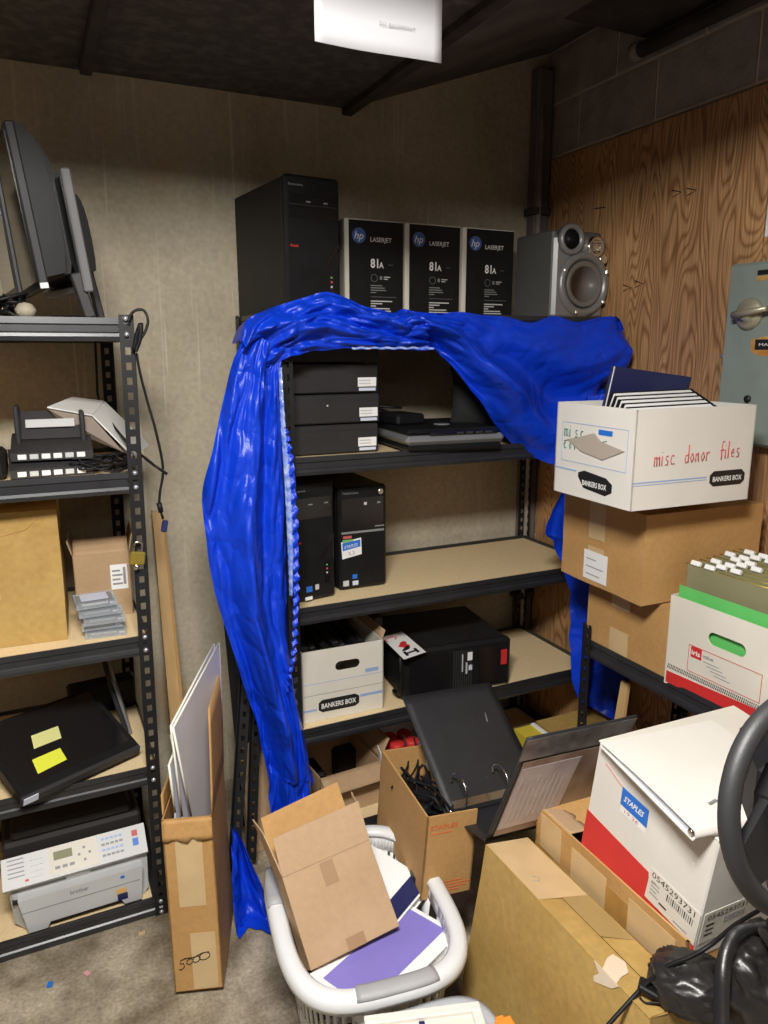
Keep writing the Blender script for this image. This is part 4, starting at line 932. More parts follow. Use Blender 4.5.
# left hanging part
lf = pk([(246, 326), (236, 352), (226, 392), (214, 440), (203, 492), (206, 535), (215, 590), (230, 640), (246, 690), (258, 725), (266, 765), (270, 800), (272, 830)])
rg = pk([(284, 358), (280, 385), (283, 425), (287, 480), (290, 530), (291, 580), (293, 615), (299, 655), (305, 700), (312, 740), (317, 775), (318, 795), (300, 815)])
def hang(u, v):
    a, b = cr(lf, v), cr(rg, v); p = a.lerp(b, u); sp_ = math.sin(math.pi*min(1, .12+u*.88))
    A = (.020+.030*min(1, v*3))*(.6 if v > .85 else 1)
    f = math.sin(u*15+3*v+1.5*nz(u*3, v*4))*.45+math.sin(u*6.5-2.2*v)*.65
    c = abs(nz(u*7+v*3, v*9, 3.))*.05*(1-.5*u)+abs(nz(u*16, v*20, 7.))*.008
    return p+Vector((0, -A*f-.05*sp_-c+.03, 0))-To
o = MB().grid(hang, 56, 170, M_tarp).build('left_fall', tarp)
o = MB().grid(lambda u, v: (lambda a, b: a.lerp(b, u)+Vector((0, -.055-.012*math.sin(u*3.1)-.0015*math.sin(v*150), 0))-To)(*( (cr(pk([(273, 368), (275, 420), (279, 480), (282, 540), (284, 590)]), v)), (cr(pk([(276, 366), (280, 420), (286, 480), (288, 540), (287, 590)]), v)) )), 4, 160, M_seam).build('seam_strip', tarp); o['label'] = 'pale translucent seam strip'
# ragged ruffle right of the seam
def ruf(u, v):
    a = cr(pk([(277, 425), (282, 470), (286, 540), (287, 600), (285, 650), (279, 680)]), v); b = cr(pk([(281, 425), (288, 470), (292, 540), (292, 600), (289, 650), (281, 686)]), v)
    return a.lerp(b, u)+Vector((.0025*math.sin(v*190)*u, -.062-.008*math.sin(v*160+u*3), .003*math.sin(v*230)))-To
o = MB().grid(ruf, 8, 110, M_tarp).build('ragged_hem', tarp)
o = MB().grid(lambda u, v: (PY(352+u*82, 347+2*v+(.5*math.sin(u*40)), YT-.03))-To, 40, 3, M_seam).build('hem_strip', tarp)
# right end hanging down behind the stacked boxes
def rend(u, v):
    a = cr(pk([(590, 400), (575, 470), (551, 530), (560, 545), (574, 590), (572, 640), (571, 680), (577, 700)], 2.04), v); b = cr(pk([(622, 385), (626, 450), (628, 530), (630, 560), (630, 600), (630, 650), (628, 690), (618, 722)], 2.04), v)
    return a.lerp(b, u)+Vector((0, .03*math.sin(u*9+v*4)+.03*abs(nz(u*8, v*12)), 0))-To
o = MB().grid(rend, 28, 60, M_tarp).build('right_fall', tarp)
# lower end bunched on the floor
fe = thing('plastic_sheet', 'blue plastic sheet end bunched on the floor behind the laundry basket', 'plastic sheet', (.47, 1.98, 0))
fo = fe.location.copy()
lft = [PY(a, b, 2.02) for a, b in ((231, 826), (229, 850), (228, 880), (229, 915), (232, 938))]; rgt = [PY(a, b, 2.02) for a, b in ((240, 835), (255, 870), (268, 900), (280, 920), (285, 938))]
def fl_(u, v):
    p = cr(lft, v).lerp(cr(rgt, v), u); return Vector((p.x, p.y-.03*math.sin(u*8+3*v)-.04*abs(nz(u*5, v*5, 2))-.12*v*v*math.sin(math.pi*min(1, v*.6)), max(p.z, .006)))-fo
o = MB().grid(fl_, 30, 36, M_tarp).build('sheet', fe)

# ------------------------------------------------------------------ right-hand low unit and its boxes
zr = .796
d = (.42, .36, .225)
t = closed_carton('cardboard_carton', 'lower brown carton of the stack on the right-hand low shelving unit', 'carton', (1.79, 1.61, zr), (0, 0, -1), d, M_card, 'x')
F = frame('-x', d); pieces(t, F, 'tape', ((.11, .155, .19, .222), (.11, .0, .19, .085)), M_tape)
d = (.435, .373, .262)
t = closed_carton('cardboard_carton', 'upper brown carton with a white label in the stack on the right', 'carton', (1.722, 1.655, zr+.229), (0, 0, -3), d, M_card, 'x')
F = frame('-x', d); pieces(t, F, 'tape', ((.13, .145, .205, .262), (.13, .02, .205, .12)), M_tape)
m = MB(); decal(m, F, .115, .015, .225, .105, M_paper, .0008, .0009); lb = m.build('shipping_label', t); lb['label'] = 'white shipping label'
m = MB()
for k, w_ in enumerate((.045, .08, .065)): decal(m, F, .128, .030+(2-k)*.024, .128+w_, .033+(2-k)*.024, M_inkg, .0004, .0018)
m.build('label_print', lb)
# misc donor files box
d = (.410, .325, .258)
mp_ = (1.567, 1.556, zr+.229+.262+.040)
t = open_carton('file_box', 'white file box reading misc donor files, on top of the right-hand stack', 'box', (1.567, 1.556, 1.3265), (0, 0, -1.9), d, M_white, .004, inner=M_card2)
F = frame('-y', d)
m = MB()
def hand(seq, ox, oy, s, M=M_redd, w=.0013):
    for st_ in seq: stroke(m, F, [(ox+a*s, oy+b*s) for a, b in st_], w, M, .0008)
G = {'m': [[(0, 1), (0, 0)], [(0, .8), (.3, 1), (.35, 0)], [(.35, .8), (.65, 1), (.7, 0)]], 'i': [[(0, 1), (0, 0)], [(0, 1.35), (.02, 1.4)]], 's': [[(.4, .95), (.1, .9), (.1, .6), (.4, .4), (.35, .05), (0, .05)]], 'c': [[(.45, .9), (.15, .95), (0, .5), (.15, .05), (.5, .1)]],
     'd': [[(.45, .85), (.1, .8), (0, .4), (.15, 0), (.45, .2)], [(.45, 1.9), (.45, 0)]], 'o': [[(.2, .9), (0, .5), (.2, 0), (.45, .4), (.3, .9), (.2, .9)]], 'n': [[(0, .9), (0, 0)], [(0, .7), (.3, .95), (.4, 0)]], 'r': [[(0, .9), (0, 0)], [(0, .6), (.2, .9), (.4, .85)]],
     'f': [[(.5, 1.8), (.3, 1.9), (.2, 1.5), (.2, -.1)], [(0, .9), (.5, .95)]], 'l': [[(0, 1.8), (0, 0)]], 'e': [[(0, .5), (.4, .55), (.3, .95), (.05, .7), (.05, .2), (.4, .1)]]}
x_ = .066
for ch in 'misc donor files':
    if ch == ' ': x_ += .030; continue
    hand(G[ch], x_, .112+.03*(x_-.08), .0250, w=.0015); x_ += {'m': .0250, 'i': .0105, 'l': .0105, 'f': .0185}.get(ch, .0185)
o = m.build('handwriting', t); o['label'] = 'red marker handwriting'; o['kind'] = 'stuff'
m = MB(); decal(m, F, -.001, .070, .25, .0735, M_blul); decal(m, F, -.001, .064, .25, .066, M_blul); poly_decal(m, F, [(.262, .055), (.275, .045), (.375, .045), (.388, .055), (.388, .075), (.375, .086), (.275, .086), (.262, .075)], M_ink, .0012); m.build('logo_band', t)
text(F, .272, .058, 'BANKERS BOX', .013, M_paper, t, width=.105, bold=True, off=.0018)
F2 = frame('-x', d)
m = MB(); poly_decal(m, F2, [(.110, .058), (.135, .030), (.225, .022), (.250, .034), (.250, .056), (.225, .070), (.135, .078), (.110, .070)], M_ink, .0012)
decal(m, F2, .0, .070, .10, .074, M_blul); frame_lines(m, F2, .03, .095, .30, .205, .0015, M_blul); decal(m, F2, .185, .182, .240, .196, M_blue); m.build('printed_end', t)
text(F2, .130, .038, 'BANKERS BOX', .014, M_paper, t, width=.10, bold=True, off=.0018)
m = MB(); F = F2   # green marker scrawl
for row, s_ in enumerate(('misc', 'colors')): 
    x_ = .04
    for ch in s_:
        if ch in G:
            hand(G[ch], x_, .165-row*.035, .021-.004*row, M_green, .0015); x_ += .024
hand([[(0, 0), (3, .8), (6, .3), (9, .9)]], .04, .150, .02, M_green, .0012)
o = m.build('handwriting', t); o['label'] = 'green marker handwriting'; o['kind'] = 'stuff'
m = MB(); poly_decal(m, F2, [(.06, .155), (.17, .185), (.20, .165), (.29, .150), (.21, .118), (.12, .130)], mat('torn_card', (.42, .36, .30), .8), .003, .001); m.build('torn_patch', t)
Rm = Euler((0, 0, R(-1.9))).to_matrix(); mb_ = Vector((1.567, 1.556, 1.3265))
def in_box(name, label, loc, rot, d, M, pages=True, group='binders in the white file box', cat='binder'):
    t_ = thing(name, label, cat, mb_+Rm@Vector(loc), rot, group); x, y, z = d[0]/2, d[1]/2, d[2]
    m_ = MB(); m_.bb(-x, x, -y, -y+.003, 0, z, M).bb(-x, x, y-.003, y, 0, z, M).bb(x-.003, x, -y, y, 0, z, M).build('cover', t_)
    if pages: MB().bb(-x+.006, x-.01, -y+.006, y-.006, .004, z-.001, M_paper).build('pages', t_)
    return t_
for k in range(5):
    in_box('binder', ('frontmost', 'second', 'third', 'fourth', 'fifth')[k]+' black binder from the front in the white file box', (-.050+.016*k, -.018+k*.037, .012), (25, -1, -4), (.280, .032, .270+.008*k), M_blk)
in_box('binder', 'tall navy blue binder standing at the back of the white file box', (.045, .142, .02), (6, 7, -4), (.28, .022, .325), M_navy)

# white box with red stripe and hanging folders
d = (.32, .345, .265)
t = open_carton('file_box', 'white file box with red stripe and green folder showing, on the right-hand low unit', 'box', (1.735, 1.275, zr), (0, 0, 1.5), d, M_offw, .004, inner=M_card2, handles=(('-x', .19, .185, .115, .036),))
F = frame('-x', d)
m = MB(); poly_decal(m, F, [(.006, .006), (.345, .006), (.345, .052), (.006, .040)], M_red); frame_lines(m, F, .075, .068, .300, .145, .0016, M_redd); decal(m, F, .083, .112, .118, .143, M_red)
for k in range(60): decal(m, F, .008+k*.0056, .050, .0105+k*.0056, .056, M_ink, .0008); decal(m, F, .010+k*.0056, .058, .0125+k*.0056, .063, M_ink, .0008)
m.build('print', t)
text(F, .086, .120, 'iris', .014, M_paper, t, width=.028, bold=True, off=.0012); text(F, .122, .124, 'value', .010, M_inkg, t, width=.034, bold=True, off=.0012)
m = MB()
for k in range(4): decal(m, F, .125+.012*k, .112-k*.009, .175+.012*k, .1135-k*.009, M_gry, .0008)
m.build('small_print', t)['kind'] = 'stuff'
fb_ = Vector((1.735, 1.275, zr))
def folder(label, x, h, M, tabs=True, y=0, wd=.30, tilt=0, name='hanging_folder', group='hanging folders in the red-striped box', dz=0, tabm=None):
    t_ = thing(name, label, 'folder', fb_+Vector((x, y, .012+dz)), (0, tilt, 1.5), group)
    MB().bb(-.0025, -.0015, -wd/2, wd/2, 0, h, M).bb(.0015, .0025, -wd/2, wd/2, 0, h-.008, M).bb(-.0025, .0025, -wd/2, wd/2, 0, .002, M).build('sheet', t_)
    if tabs: MB().tube([(0, -wd/2-.008, h), (0, wd/2+.008, h)], .0022, tabm or M_brass, 6).build('rail', t_)
    return t_
folder('bright green folder at the left of the red-striped box', -.142, .283, M_grn, False, wd=.312, name='green_folder')
folder('red folder just behind the bright green one', -.134, .280, M_redd, False, y=-.03, wd=.26, name='red_folder')
for k in range(9):
    hf = folder(('frontmost', 'second', 'third', 'fourth', 'middle', 'sixth', 'seventh', 'eighth', 'rearmost')[k]+' olive hanging folder, counted from the green folder, in the red-striped box', -.118+k*.026, .340+.002*k, M_olive, True, wd=.31, tilt=0)
    tb = MB(); 
    for q in range(2): tb.box((0, .10-.045*q-.02*((k*3) % 5)+.03, .347+.002*k), (.012, .030, .014), M_paper, (0, 24, 0), .002)
    tb.build('tab', hf)

# ------------------------------------------------------------------ floor level right: yellow carton, slat, carton under the low unit
yz = .30
q = [PZ(x, y, yz) for x, y in ((553, 733), (612, 722), (580, 706), (533, 725))]
t = closed_carton('yellow_carton', 'yellow-topped carton deep between the shelving units', 'carton', (1.815, 2.045, 0), (0, 0, 0), (.26, .24, .30), M_card3, 'x')
t = closed_carton('small_carton', 'small white and yellow box left of the yellow-topped carton', 'box', (1.62, 2.08, 0), (0, 0, 0), (.09, .16, .295), mat('yellow_box', (.66, .52, .05), .5), 'x')
MB().bb(.035, .051, -.081, .08, .20, .30, M_paper, .001).build('label_wrap', t)
t = closed_carton('cardboard_carton', 'brown carton in the dark under the low shelving unit', 'carton', (1.86, 1.45, .085), (0, 0, 0), (.27, .45, .38), M_card, 'x')
a, b = PX(625, 683, 1.62), PX(610, 722, 1.60)
t = thing('scrap_wood', 'short pale wooden slat leaning under the low shelving unit', 'slat', b)
MB().prism([(b+Vector((0, .02, -.3)))-b, Vector((0, -.03, -.3)), (a-b)+Vector((0, -.012, 0)), (a-b)+Vector((0, .018, .0))], (.012, 0, 0), M_wood).build('strip', t)

# ------------------------------------------------------------------ foreground cartons
CR = (-.68, 8.9, -.23); CDm = (.131, .548, .525)
cpos = at_centre((.942, 1.081, .264), CR, CDm)
t = closed_carton('flat_carton', 'big slim tan carton standing on edge in the foreground', 'carton', cpos, CR, CDm, M_card3, 'y', wob=.005, top=False)
Rc = Euler([R(a) for a in CR], 'XYZ').to_matrix()
for s, (a, b) in enumerate(((-.0655, -.001), (.001, .0655))):
    MB().grid(lambda u, v: Vector((a+(b-a)*u, -.274+.548*v, .525-.003*(u if s == 0 else 1-u))), 3, 8, M_card3).build('flap', t)
F = frame('+z', CDm)
m = MB(); poly_decal(m, F, [(.004, .335), (.128, .318), (.128, .548), (.004, .548)], M_tape, .0008); poly_decal(m, F, [(.062, .20), (.128, .17), (.128, .318), (.062, .328)], mat('tape_dull', (.36, .25, .10), .35), .0008); m.build('tape', t)
F = frame('-x', CDm); Ft = frame('+z', CDm)
m = MB(); poly_decal(m, Ft, [(.0, .125), (.03, .145), (.05, .150), (.060, .125), (.045, .100), (.02, .095), (0, .085)], mat('peeled_paper', (.68, .56, .42), .9), .0012)
poly_decal(m, F, [(.40, .525), (.47, .525), (.455, .508), (.435, .498), (.41, .486), (.405, .495), (.418, .510)], mat('peeled_paper', (1, 1, 1)), .0012); m.build('torn_patch', t)
m = MB(); stroke(m, Ft, [(.03, .395), (.045, .39), (.055, .40), (.04, .41)], .001, M_inkg); m.build('scuff', t)

# open taped carton behind it holding the white archive box
dD = (.44, .49, .60)
t = open_carton('taped_carton', 'open brown carton with tape patches, behind the big slim carton', 'carton', (1.285, 1.105, 0), (0, 0, -.6), dD, M_card, .005)
F = frame('-x', dD)
pieces(t, F, 'tape', ((.02, .50, .10, .592), (.14, .485, .26, .575), (.33, .50, .46, .58)), M_tape)
pieces(t, F, 'brown_tape', ((.0, .40, .075, .50), (.10, .40, .20, .47), (.26, .42, .33, .56), (.08, .33, .36, .40)), M_tape2)
flap(t, (-.215, .243, .598), (.215, .243, .598), (0, -.095, -.012), M_card, bend=.006)
flap(t, (-.218, .235, .598), (-.218, .12, .598), (.06, 0, -.006), M_card2, jag=.3)
# white archive box with red stripe
eR = (6.4, 1.3, .1); eD = (.424, .330, .290)
ep = at_centre((1.286, 1.008, .712), eR, eD)
t = thing('archive_box', 'white archive box with red stripe and numbered label, in the foreground', 'box', ep, eR)
x, y, z = [k/2 for k in eD[:2]]+[eD[2]]
MB().bb(-x, x, -y, y, 0, z-.004, M_white, .003).build('body', t)
MB().bb(-x-.002, x+.002, -y-.002, y+.002, z-.004, z+.001, M_offw, .002).build('lid', t)
F = frame('-x', eD); F = (F[0]+F[2]*.028, F[1], F[2], F[3])
m = MB(); poly_decal(m, F, [(.0, .030), (.0, .078), (.195, .070), (.205, .030), (.33, .022), (.33, -.026), (.0, -.026)], M_red, .0008); m.build('red_stripe', t)
m = MB(); poly_decal(m, F, [(.198, .012), (.200, .088), (.330, .088), (.330, .012)], M_offw, .0008, .0009); lb = m.build('number_label', t); lb['label'] = 'printed number label'
text(F, .206, .070, '0545293731', .0135, M_ink, t, width=.112, off=.002)
m = MB()
for k in range(14): decal(m, F, .250+k*.005, .048, .2525+k*.005, .064, M_inkg if k % 3 else M_ink, .0004, .0018)
for k in range(4): decal(m, F, .208, .058-k*.009, .225+.006*(k % 2), .0605-k*.009, M_inkg, .0004, .0018)
decal(m, F, .235, .026, .255, .030, M_ink, .0004, .0018); decal(m, F, .275, .020, .31, .023, M_inkg, .0004, .0018); m.build('label_print', lb)
text(F, .207, .056, 'QTY  4', .006, M_ink, t, off=.002, width=.022)
m = MB(); decal(m, F, .092, .145, .166, .200, M_paper); poly_decal(m, F, [(.090, .162), (.168, .160), (.166, .202), (.088, .204)], M_blue, .0006, .0009); poly_decal(m, F, [(.03, .225), (.086, .205), (.088, .199), (.03, .219)], mat('faded_pink', (.66, .42, .38), .6)); m.build('blue_sticker', t)
text(F, .098, .176, 'STAPLES', .013, M_paper, t, width=.058, bold=True, off=.002, italic=.3); text(F, .105, .149, '19 26', .008, M_redd, t, width=.04, off=.0012)
F = frame('-y', eD); F = (F[0]+F[2]*.028, F[1], F[2], F[3])
m = MB(); decal(m, F, .01, .01, .15, .085, M_offw); lb2 = m.build('number_label', t); text(F, .02, .066, '0545293731', .012, M_ink, t, width=.11, off=.0012)
m = MB()
for k in range(12): decal(m, F, .07+k*.005, .044, .0725+k*.005, .060, M_inkg, .0004, .0009)
for k in range(3): decal(m, F, .02, .052-k*.012, .042, .055-k*.012, M_ink, .0004, .0009)
m.build('label_print', lb2)
F = frame('+z', eD)
m = MB()
for pts_ in ([(.08, .30), (.13, .27), (.15, .20)], [(.25, .22), (.30, .18), (.33, .10), (.36, .12)], [(.30, .12), (.34, .15), (.35, .11), (.31, .09), (.30, .12)], [(.20, .26), (.24, .25)]): stroke(m, F, pts_, .0006, M_inkg, .0015)
m.build('scribbles', t)
tag(MB().box((1.49, .965, .872), (.07, .06, .002), mat('pale_yellow', (.72, .64, .30), .6), (6, 1, 20)).build('note_slip'), 'pale yellow paper slip on the white archive box behind the wheel', 'note')
# white binder lying on it
fa, na = PZ(599.5, 746, .878), PZ(692, 840, .848)
lv = (fa-na); by = lv.length/2; bx = .150; yb = math.atan2(-lv.x, lv.y); tb_ = math.asin(lv.z/lv.length)
bRm = Euler((tb_, R(1.3), yb), 'XYZ').to_matrix(); bc_ = na+bRm@Vector((bx, by, 0))+Vector((0, 0, -.002))
t = thing('white_binder', 'white ring binder lying on the white archive box', 'binder', bc_, (math.degrees(tb_), 1.3, math.degrees(yb)))
MB().bb(-bx+.0, bx, -by, by, 0, .0025, M_white).build('back_cover', t)
MB().grid(lambda u, v: Vector((-bx+2*bx*u, -by+2*by*v, .022+.004*math.sin(math.pi*v)-.012*(1-u)*v)), 10, 10, M_white).build('front_cover', t)
sp_ = MB().grid(lambda u, v: Vector((-bx+2*bx*u, -by-.006*math.sin(math.pi*v), .0+.022*v)), 6, 6, M_white).build('spine', t)
MB().bb(-bx+.008, bx-.008, -by+.02, by-.015, .003, .012, M_papl).build('pages', t)
MB().lathe([(.007, 0), (.007, .002), (.003, .003)], M_chr, Matrix(((0, 0, -1), (0, 1, 0), (1, 0, 0))), 14, (-bx+.003, -by+.010, .011)).build('spine_rivet', t)
m = MB(); m.box((.0, -by+.035, .0262), (.016, .007, .0006), M_inkg); m.box((-.06, -by+.055, .0255), (.024, .006, .0006), M_gry, (0, 0, 15)); m.build('marks', t)['kind'] = 'stuff'

# brown open file carton with cables (left of the black binder)
sD = (.145, .338, .245); sR = (1.2, 3.5, -4.7)
sp0 = at_centre((.902, 1.648, .432), sR, sD)
sp0 = Vector(sp0)
t = open_carton('file_carton', 'open brown file carton with red print, resting on the laundry basket', 'carton', sp0, sR, sD, M_card, .005, handles=())
[c for c in COL.objects if c.parent == t and c.name.startswith('side_panel')][-1].scale = (1, 1, .70)
F = frame('-y', sD)
text(F, .010, .205, 'STAPLES', .013, M_org, t, width=.080, bold=True)
m = MB(); decal(m, F, .012, .192, .075, .1945, M_org)
for k in range(4): decal(m, F, .03, .040-k*.009, .03+(.09, .11, .10, .08)[k], .0425-k*.009, M_org)
m.build('red_print', t)['kind'] = 'stuff'
F = frame('-x', sD); m = MB(); poly_decal(m, F, [(.262, .022), (.297, .018), (.298, .036), (.263, .040)], M_ink, .0008); m.build('hand_hole', t)
Rs = Euler([R(a) for a in sR]).to_matrix()
def ins(p): return sp0+Rs@Vector(p)
for k, (x, y, lab) in enumerate(((-.01, -.08, 'black power brick at the front of the brown file carton'), (.01, .02, 'black power brick in the middle of the brown file carton'), (-.01, .11, 'black power brick at the back of the brown file carton'))):
    o = MB().box((0, 0, 0), (.06, .085, .07), M_blk, (5, -8, 6+k*6), .010).build('power_brick'); o.location = ins((x, y, .125+.02*(k % 2))); tag(o, lab, 'power brick', 'power bricks in the brown file carton')
m = MB()
rd = random.Random(4)
for k in range(9): m.tube(smooth_path([ins((rd.uniform(-.055, .055), rd.uniform(-.13, .13), rd.uniform(.15, .22))) for _ in range(6)], 5), .0038, M_blk, 6)
tag(m.build('cable_bundle'), 'black cables tangled inside the brown file carton', 'cable')
m = MB(); m.tube(smooth_path([PY(404, 735, 1.86), PY(408, 765, 1.80), ins((-.08, .06, .19))], 5), .003, M_blk, 6)
m.tube(smooth_path([PY(414, 738, 1.86), PY(418, 762, 1.80), ins((-.04, .06, .19))], 5), .003, M_blk, 6); tag(m.build('cable'), 'pair of thin black cords rising from the brown file carton', 'cable')

# black lever binder, open like a V on the cartons
sd = Vector((.997, -.030, -.035)).normalized(); BL = .315
P0 = PZ(485, 841, .527); S1 = P0+Vector((-.063, .075, .044)); S1 = PPL(449, 816, P0, sd)
c2 = PPL(527, 738, P0, sd); c1_ = PPL(402, 697, S1, sd)
t = thing('lever_binder', 'black ring binder standing open above the brown file carton', 'binder', P0)
def rel(p): return p-P0
M_bind = mat('binder_vinyl', (.022, .022, .024), .42, bump=.15, bscale=18, var=.1)
def cover(a, b, nm, M=M_bind, bend=.006):
    a, b = rel(a), rel(b); nn = (b-a).cross(sd).normalized()
    o = MB().grid(lambda u, v: a.lerp(b, v)+sd*BL*u+nn*bend*math.sin(math.pi*u)*math.sin(math.pi*v)+nn*.002*nz(u*7, v*7), 12, 12, M).build(nm, t); return solid(o, .004)
cov1 = cover(S1, c1_, 'inner_cover', bend=-.005); cover(P0, S1, 'spine', bend=0.0); cov2 = cover(P0, c2, 'outer_cover', bend=.004)
# metal ring plate near the spine on the first cover
a, b = rel(S1), rel(c1_); dv = (b-a).normalized(); nn = dv.cross(sd).normalized()
nn = nn if nn.x > 0 else -nn
pc = a+dv*.022
MB().prism([pc+sd*.02-dv*.010+nn*.003, pc+sd*.27-dv*.010+nn*.003, pc+sd*.27+dv*.012+nn*.003, pc+sd*.02+dv*.012+nn*.003], nn*.004, M_chr).build('ring_plate', t)
for k, s_ in enumerate((.040, .175)):
    o0 = pc+sd*s_+nn*.006; m = MB()
    pts_ = [o0+dv*p_+nn*q_ for p_, q_ in ((-.014, 0), (-.020, .022), (-.016, .046), (.006, .066), (.032, .072), (.060, .060), (.074, .034), (.064, .010))]
    m.tube(smooth_path(pts_, 5), .0028, M_chr, 8); m.build('ring', t)
m = MB(); m.tube([pc+sd*.02+nn*.008, pc+sd*.0-dv*.02+nn*.014], .004, M_chr, 8); m.tube([pc+sd*.20+nn*.008-dv*.004, pc+sd*.235-dv*.026+nn*.02], .004, M_chr, 8); m.build('release_lever', t)
m = MB(); e0 = a+(b-a)*.72+sd*.235+nn*.004
m.prism([e0, e0+sd*.012+dv*.004, e0+sd*.006-dv*.028, e0-sd*.004-dv*.026], nn*.0008, M_slv)
m.build('torn_sleeve_glint', t)  # light glint on the torn sleeve, modelled as a silver sliver
# outer cover: clear pocket with printed sheet
a, b = rel(P0), rel(c2); dv = (b-a); Ld = dv.length; dv = dv/Ld; n2 = dv.cross(sd).normalized()
if n2.dot(Vector((1, -.5, -.3))) < 0: n2 = -n2
off = n2*.0035
def cq(u0, v0, u1, v1, M, o_, th=.0006): return MB().prism([a+sd*BL*u0+dv*Ld*v0+n2*o_, a+sd*BL*u1+dv*Ld*v0+n2*o_, a+sd*BL*u1+dv*Ld*v1+n2*o_, a+sd*BL*u0+dv*Ld*v1+n2*o_], n2*th, M)
cq(.05, .05, .98, .78, mat('cover_sheet', (.42, .33, .30), .35, col2=(.20, .13, .09), vscale=9, stretch=(1, 1, .4)), .0045).build('insert_sheet', t)
cq(.06, .12, .60, .72, mat('pale_insert', (.50, .44, .47), .3, var=.1, vscale=20), .0055).build('pale_insert', t)
cq(.0, .80, 1.0, .99, mat('grey_band', (.16, .155, .155), .25, var=.5, vscale=12), .0045).build('top_band', t)
pm = MB()
for k in range(9):
    u_ = .10+k*.05
    pm.prism([a+sd*BL*u_+dv*Ld*.2+n2*.0064, a+sd*BL*(u_+.012)+dv*Ld*.2+n2*.0064, a+sd*BL*(u_+.012)+dv*Ld*(.62-.04*(k % 3))+n2*.0064, a+sd*BL*u_+dv*Ld*(.62-.04*(k % 3))+n2*.0064], n2*.0003, M_lgr)
pm.build('print_lines', t)

# ------------------------------------------------------------------ laundry basket and its contents
BC = Vector((.640, 1.500, 0)); brz = -8; hw, hl, rr, rimz = .195, .262, .11, .37
def sup(a, sx=hw, sy=hl, n=3.6):
    c, s_ = math.cos(a), math.sin(a); return Vector((sx*math.copysign(abs(c)**(2/n), c), sy*math.copysign(abs(s_)**(2/n), s_), 0))
t = thing('laundry_basket', 'white plastic laundry basket with grey grips, full of binders', 'basket', BC, (0, 0, brz))
N = 96; prof = [(.0, .0), (.010, .010), (.034, .010), (.044, -.002), (.046, -.016), (.042, -.030), (.039, -.030), (.041, -.014), (.034, -.002), (.012, -.001), (.004, -.010)]
vs = []; fs = []
for i in range(N):
    a_ = 2*math.pi*i/N; p = sup(a_); nr = sup(a_, hw+.01, hl+.01)-p; nr = Vector((math.cos(a_)/hw, math.sin(a_)/hl, 0)).normalized().lerp(nr.normalized(), .5).normalized()
    dip = -.030*max(0, math.cos(2*a_+math.pi))**6 if False else 0
    for q_, w_ in prof: vs.append(p+nr*(q_-.010)+Vector((0, 0, rimz+w_-.010+dip)))
k_ = len(prof)
for i in range(N):
    j = (i+1) % N
    for k in range(k_): fs.append([i*k_+k, i*k_+(k+1) % k_, j*k_+(k+1) % k_, j*k_+k])
m = MB(); m.add(vs, fs, M_bask, True); m.build('rim', t)
def wallp(a_, f): s_ = .80+.20*f; p = sup(a_, hw*s_, hl*s_); return p+Vector((0, 0, .004+f*(rimz-.018)))
m = MB()
for f0, f1 in ((0, .10), (.44, .52), (.88, 1.0)):
    for i in range(N):
        a0, a1 = 2*math.pi*i/N, 2*math.pi*(i+1)/N; m.add([wallp(a0, f0), wallp(a1, f0), wallp(a1, f1), wallp(a0, f1)], [[0, 1, 2, 3]], M_bask, True)
for i in range(0, N, 2):
    a0, a1 = 2*math.pi*i/N, 2*math.pi*(i+1.1)/N
    for f0, f1 in ((.10, .44), (.52, .88)): m.add([wallp(a0, f0), wallp(a1, f0), wallp(a1, f1), wallp(a0, f1)], [[0, 1, 2, 3]], M_bask, True)
o = m.build('slotted_wall', t); solid(o, .003)
m = MB(); vs = [wallp(2*math.pi*i/N, 0) for i in range(N)]; m.prism(vs, (0, 0, .003), M_bask); m.build('base', t)
for a0, a1 in ((152, 178), (258, 286)):
    pts_ = []
    for k in range(9):
        a_ = R(a0+(a1-a0)*k/8); p = sup(a_); nr = Vector((math.cos(a_)/hw, math.sin(a_)/hl, 0)).normalized(); pts_.append(p+nr*.012+Vector((0, 0, rimz-.005)))
    m = MB(); m.tube(pts_, .0215, M_grip, 12, flat=.55); m.build('grip', t)
def flatbook(name, label, loc, rot, d, M, edge=M_paper, cat='binder', group=None):
    t_ = thing(name, label, cat, loc, rot, group); x, y, z = d[0]/2, d[1]/2, d[2]
    MB().bb(-x, x, -y, y, 0, .0025, M, .0008).bb(-x, x, -y, y, z-.0025, z, M, .0008).bb(-x, -x+.0025, -y, y, .002, z-.002, M).build('cover', t_)
    MB().bb(-x+.004, x-.006, -y+.005, y-.005, .003, z-.003, edge).build('pages', t_); return t_
# contents lie on a stack of folders inside the basket
for k in range(6):
    flatbook('binder', ('bottom', 'second lowest', 'third lowest', 'fourth lowest', 'fifth lowest', 'upper')[k]+' dark binder in the stack inside the laundry basket', (.612+.008*(k % 2), 1.51, .012+k*.042), (0, 0, brz+3*(k % 3)-3), (.25, .36, .040), M_navy if k % 2 else M_blk, group='binders stacked in the laundry basket')
b1 = flatbook('lilac_binder', 'white-edged binder with a lilac cover at the near side of the basket', (.655, 1.375, .272), (-2, 0, 24), (.33, .20, .032), M_paper)
MB().box((0, 0, .0335), (.30, .13, .0012), M_lil).build('cover_sheet', b1)
b2 = flatbook('white_folder', 'thin white folder under the lilac binder in the basket', (.675, 1.40, .2705), (0, 0, 20), (.30, .24, .0012), M_paper)
b3 = flatbook('navy_binder', 'white binder with a navy spine band at the right of the basket', (.725, 1.60, .300), (6, -10, 26), (.17, .26, .030), M_paper)
MB().box((0, -.10, .0315), (.168, .05, .0014), M_navy).build('spine_band', b3)
tag(MB().box((.745, 1.715, .31), (.12, .18, .012), M_paper, (30, -6, 20), .002).build('paper_pad'), 'white paper pad standing at the far corner of the basket', 'paper')
